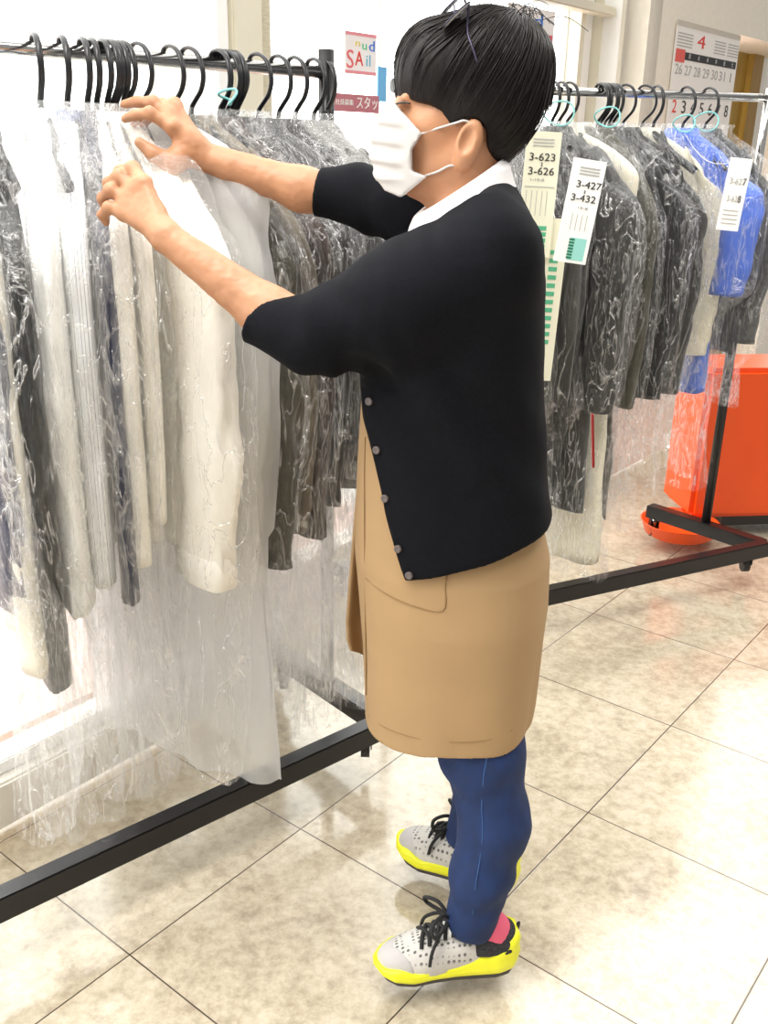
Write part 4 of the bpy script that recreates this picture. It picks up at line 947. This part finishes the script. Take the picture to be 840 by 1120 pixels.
# apron
M['apron'] = mat('apron_tan', srgb(163, 133, 95), .85, noise_s=9, noise_a=.035, bump=.35, bump_s=600, bdist=.0006)
APR = [(395, 402, 576, .150), (440, 395, 578, .144), (500, 391, 582, .146), (560, 388, 592, .162), (600, 388, 600, .176), (650, 393, 598, .182), (700, 397, 592, .180), (750, 398, 585, .178), (805, 399, 573, .175), (840, 400, 567, .174)]
A = Field((-.09, 1.33, .40), (.37, 1.83, 1.20), .004)
apr_f = loft_tab(APR, YT, 0, 2.35); A.add(apr_f, k=.002)
A.sub(lambda X, Y, Z: (Z - .470 - .05 * (X - .12)) + 0 * Y, None, (.4, 1.9, .56), .003); A.sub(lambda X, Y, Z: (1.13 - Z) + 0 * X + 0 * Y, (-.1, 1.3, 1.05), None, .003)
inr = loft_tab(APR, YT, -.007, 2.35); A.sub(lambda X, Y, Z: inr(X, Y, Z), k=.002)
apron = A.mesh('apron', M['apron'], person)
disp(apron, lambda v: (.0045 * nz((v.x * 7, v.y * 7, v.z * 2.6)) + .006 * math.sin(v.x * 26 + v.y * 11 + 2 * nz((v.x * 3, v.y * 3, v.z * 2))) * max(0, min(1, (.95 - v.z) * 2.2))) * .8)
ah = tree_hit(apron)
def seam(name, pts, par, m, hit, r=.0011, off=.0006):
    q = [hit(x, y, off) for x, y in pts]; q = [p for p in q if p is not None]
    if len(q) > 1: return tube(name, smooth_path(q, 5), r, m, par, 5)
M['apron_seam'] = mat('apron_seam', srgb(140, 110, 72), .85)
seam('pocket', [(400, 632), (420, 648), (450, 662), (484, 668), (487, 640), (489, 628)], apron, M['apron_seam'], ah, .0013)
seam('hem_stitch', [(403, 782), (420, 795), (450, 806), (490, 812), (530, 810), (560, 798)], apron, M['apron_seam'], ah, .0008)
seam('edge_seam', [(400, 478), (399, 520), (399, 600), (400, 680), (401, 760)], apron, M['apron_seam'], ah, .0012)
fl_rows = []
for py, x0 in ((470, 396), (520, 391), (580, 386), (640, 381), (680, 378), (700, 379), (712, 383)):
    fl_rows.append([at(x0 + (408 - x0) * k + 0, py + 6 * k, 1.63 + .05 * math.sin(k * 2.4) - .02 * k) for k in np.linspace(0, 1, 9)])
V, F = rings_geo(fl_rows, closed=False); fo = mesh_obj('side_flap', V, F, M['apron'], apron); so = fo.modifiers.new('thickness', 'SOLIDIFY'); so.thickness = .006

# hair
hair_e = [(hp(525, 100), (.105, .087, .108)), (hp(473, 80), (.056, .074, .070)), (hp(548, 125), (.056, .068, .070)), (hp(540, 66), (.080, .078, .059))]
def hair_sd(X, Y, Z):
    d = None
    for c, r in hair_e:
        e = f_ell(c, AX, r)(X, Y, Z)
        if d is None: d = e
        else:
            k = .03; h = np.maximum(k - np.abs(d - e), 0) / k; d = np.minimum(d, e) - h * h * k * .25
    return d
hpoly = [hp(x, y, .074 if y > 100 else 0) for x, y in ((422, 40), (424, 78), (428, 104), (436, 112), (450, 110), (470, 115), (482, 122), (486, 140), (491, 146), (496, 137), (508, 131), (522, 131), (531, 142), (532, 160), (538, 178), (545, 190), (553, 184), (574, 158), (594, 122), (640, 70), (620, -20), (440, -20))]
hpoly = [((p - hc) @ FH, p[2]) for p in hpoly]
def hair_keep(X, Y, Z):
    f = (X - hc[0]) * FH[0] + (Y - hc[1]) * FH[1]; return poly_sd(f + 0 * Z, Z + 0 * f, hpoly)
Hf = Field((-.03, 1.43, 1.36), (.31, 1.74, 1.72), .003)
Hf.add(hair_sd, k=.002); Hf.sub(lambda X, Y, Z: -hair_keep(X, Y, Z), k=.006)
M['hair'] = mat('hair_black', (.007, .005, .0045), .5, spec=.25, noise_s=90, noise_a=.5, stretch=(1, 1, .12), bump=.5, bump_s=160)
hair = Hf.mesh('hair', M['hair'], person)
M['strand'] = mat('strand_brown', (.010, .007, .006), .42, spec=.3)
crown = hp(556, 30); c0 = hp(520, 95); ax0 = (crown - c0) / np.linalg.norm(crown - c0)
e1 = np.cross(ax0, LH); e1 /= np.linalg.norm(e1); e2 = np.cross(ax0, e1)
V, F = [], []; rs_ = np.random.RandomState(3)
radii = np.linspace(.05, .17, 160)
for i in range(1100):
    az = rs_.uniform(0, 2 * math.pi); th0 = rs_.uniform(.05, 1.0); th = th0; pts = []; off = rs_.uniform(-.002, .0035); da = rs_.normal(0, .10)
    ln = rs_.uniform(.6, 1.6)
    for j in range(13):
        t = th0 + ln * j / 12; a = az + da * j / 12
        d = ax0 * math.cos(t) + (e1 * math.cos(a) + e2 * math.sin(a)) * math.sin(t)
        Q = c0 + d * radii[:, None]; s = hair_sd(Q[:, 0], Q[:, 1], Q[:, 2]); k = int(np.argmax(s > 0)); p = c0 + d * (radii[k] + off)
        if hair_keep(np.array([p[0]]), np.array([p[1]]), np.array([p[2]]))[0] > .004 + off: break
        pts.append(p)
    if len(pts) > 4:
        n = len(pts); tube_geo(np.array(pts), [.0011 * (1 - .75 * (k / (n - 1)) ** 2) for k in range(n)], 3, V, F, cap=False)
for i in range(26):                                     # loose hairs over the crown
    p = hp(rs_.uniform(535, 585), 26 + rs_.uniform(-6, 8), rs_.uniform(-.03, .03)); q = rs_.normal(0, 1, 3) * [.02, .012, .004]
    tube_geo(smooth_path([p, p + [q[0] * .4, q[1] * .4, .016], p + q + [.01, 0, .018 + .01 * rs_.rand()], p + q * 1.6 + [.02, 0, .004]], 4), .0006, 3, V, F, cap=False)
mesh_obj('strands', V, F, M['strand'], hair)
# mask
M['mask'] = mat('mask_white', srgb(196, 192, 188), .75, bump=.15, bump_s=300)
mpoly = [((p - hc) @ FH, p[2]) for p in [hp(x, y, l) for x, y, l in ((431, 111, 0), (440, 121, .03), (462, 146, .06), (450, 164, .06), (450, 187, .06), (468, 193, .055), (442, 214, .01), (424, 208, 0), (411, 192, 0), (404, 172, 0), (405, 158, 0), (410, 143, 0))]]
mo = hp(472, 160)
def mask_sd(X, Y, Z):
    f = (X - hc[0]) * FH[0] + (Y - hc[1]) * FH[1] + 0 * Z; d1 = poly_sd(f, Z + 0 * f, mpoly)
    F_ = (X - mo[0]) * FH[0] + (Y - mo[1]) * FH[1]; L_ = (X - mo[0]) * LH[0] + (Y - mo[1]) * LH[1]
    k = np.sqrt((F_ / .094) ** 2 + (L_ / .073) ** 2 + ((Z - mo[2]) / .2) ** 2); return np.maximum(d1, (k - 1) * .07)
Mk = Field((-.06, 1.46, 1.33), (.12, 1.72, 1.56), .0028); Mk.add(mask_sd, k=.002)
mask = Mk.mesh('face_mask', M['mask'], person)
z0 = mo[2]
mfr = hp(449, 165)
disp(mask, lambda v: max(0, min(1, ((np.array(v) - mfr) @ FH) * 60)) * (.0019 * math.tanh(2 * math.sin((v.z - z0) * 230 + v.x * 30)) * (1 if abs(v.z - z0) < .05 else .3)) + .0006 * nz(v, 30))
for s in (1, -1):
    tube('ear_loop', smooth_path([hp(459, 147, .060 * s), hp(480, 140, .068 * s), hp(500, 134, .078 * s), hp(508, 132, .082 * s), hp(518, 137, .078 * s), hp(524, 150, .076 * s)], 5), .0017, M['mask'], mask, 6)
    tube('ear_loop', smooth_path([hp(465, 192, .052 * s), hp(478, 188, .062 * s), hp(493, 181, .068 * s), hp(505, 184, .066 * s), hp(516, 176, .074 * s), hp(524, 160, .076 * s)], 5), .0017, M['mask'], mask, 6)
# eyes and glimpse of the lashes under the fringe
M['eye'] = mat('eye_dark', (.02, .014, .011), .2)
for s in (1, -1):
    V, F = [], []; tube_geo(smooth_path([hp(449, 113, .046 * s), hp(441, 112, .041 * s), hp(435, 113, .030 * s), hp(432, 115, .020 * s)], 4), .0016, 6, V, F); mesh_obj('eye', V, F, M['eye'], person)
# glasses pushed up into the hair
gl = empty('eyeglasses'); gl.parent = person; gl['label'] = 'thin framed glasses pushed up into the hair'
M['frame'] = mat('frame_dark', (.03, .025, .05), .3, .6); 
lm = bpy.data.materials.new('lens'); lm.use_nodes = True; lm.node_tree.nodes['Principled BSDF'].inputs['Base Color'].default_value = (.62, .62, .64, 1); lm.node_tree.nodes['Principled BSDF'].inputs['Alpha'].default_value = .9; lm.node_tree.nodes['Principled BSDF'].inputs['Roughness'].default_value = .05
def lens(c, A1, A2, r1, r2):
    n = 28; ring = [c + A1 * r1 * math.cos(a) + A2 * r2 * math.sin(a) for a in np.linspace(0, 2 * math.pi, n, endpoint=False)]
    nn = np.cross(A1, A2); nn /= np.linalg.norm(nn)
    mesh_obj('lens', *rings_geo([[p + nn * .001 for p in ring], [p - nn * .001 for p in ring]], cap0=True, cap1=True), lm, gl)
    tube('rim', ring + ring[:2], .0011, M['frame'], gl, 6)
hh = tree_hit(hair); c1 = hh(500, 26) + LH * .014 + UP * .010; c2 = hp(494, 6, .0)
A1 = hp(512, 12) - hp(486, 37); A1 /= np.linalg.norm(A1); A2 = c1 - c2; A2 = A2 - A1 * (A2 @ A1); A2 /= np.linalg.norm(A2); A2b = (A2 * .5 + np.array([.35, -.1, .75]) * .6); A2b = A2b - A1 * (A2b @ A1); A2b /= np.linalg.norm(A2b)
lens(c1, A1, A2b, .024, .016); lens(c2, A1, A2b, .024, .016)
tube('bridge', smooth_path([c1 - A2 * .016, (c1 + c2) / 2 + [0, 0, .006], c2 + A2 * .016], 5), .0014, M['frame'], gl, 6)
tube('temple', smooth_path([c1 + A1 * .022, hh(512, 36, .004), hh(517, 52, .004), hh(523, 70, .003)], 5), .0018, M['frame'], gl, 6)
tube('temple', smooth_path([c2 + A1 * .022, hp(512, 20, -.075), hp(518, 45, -.090), hp(526, 72, -.098)], 5), .0018, M['frame'], gl, 6)
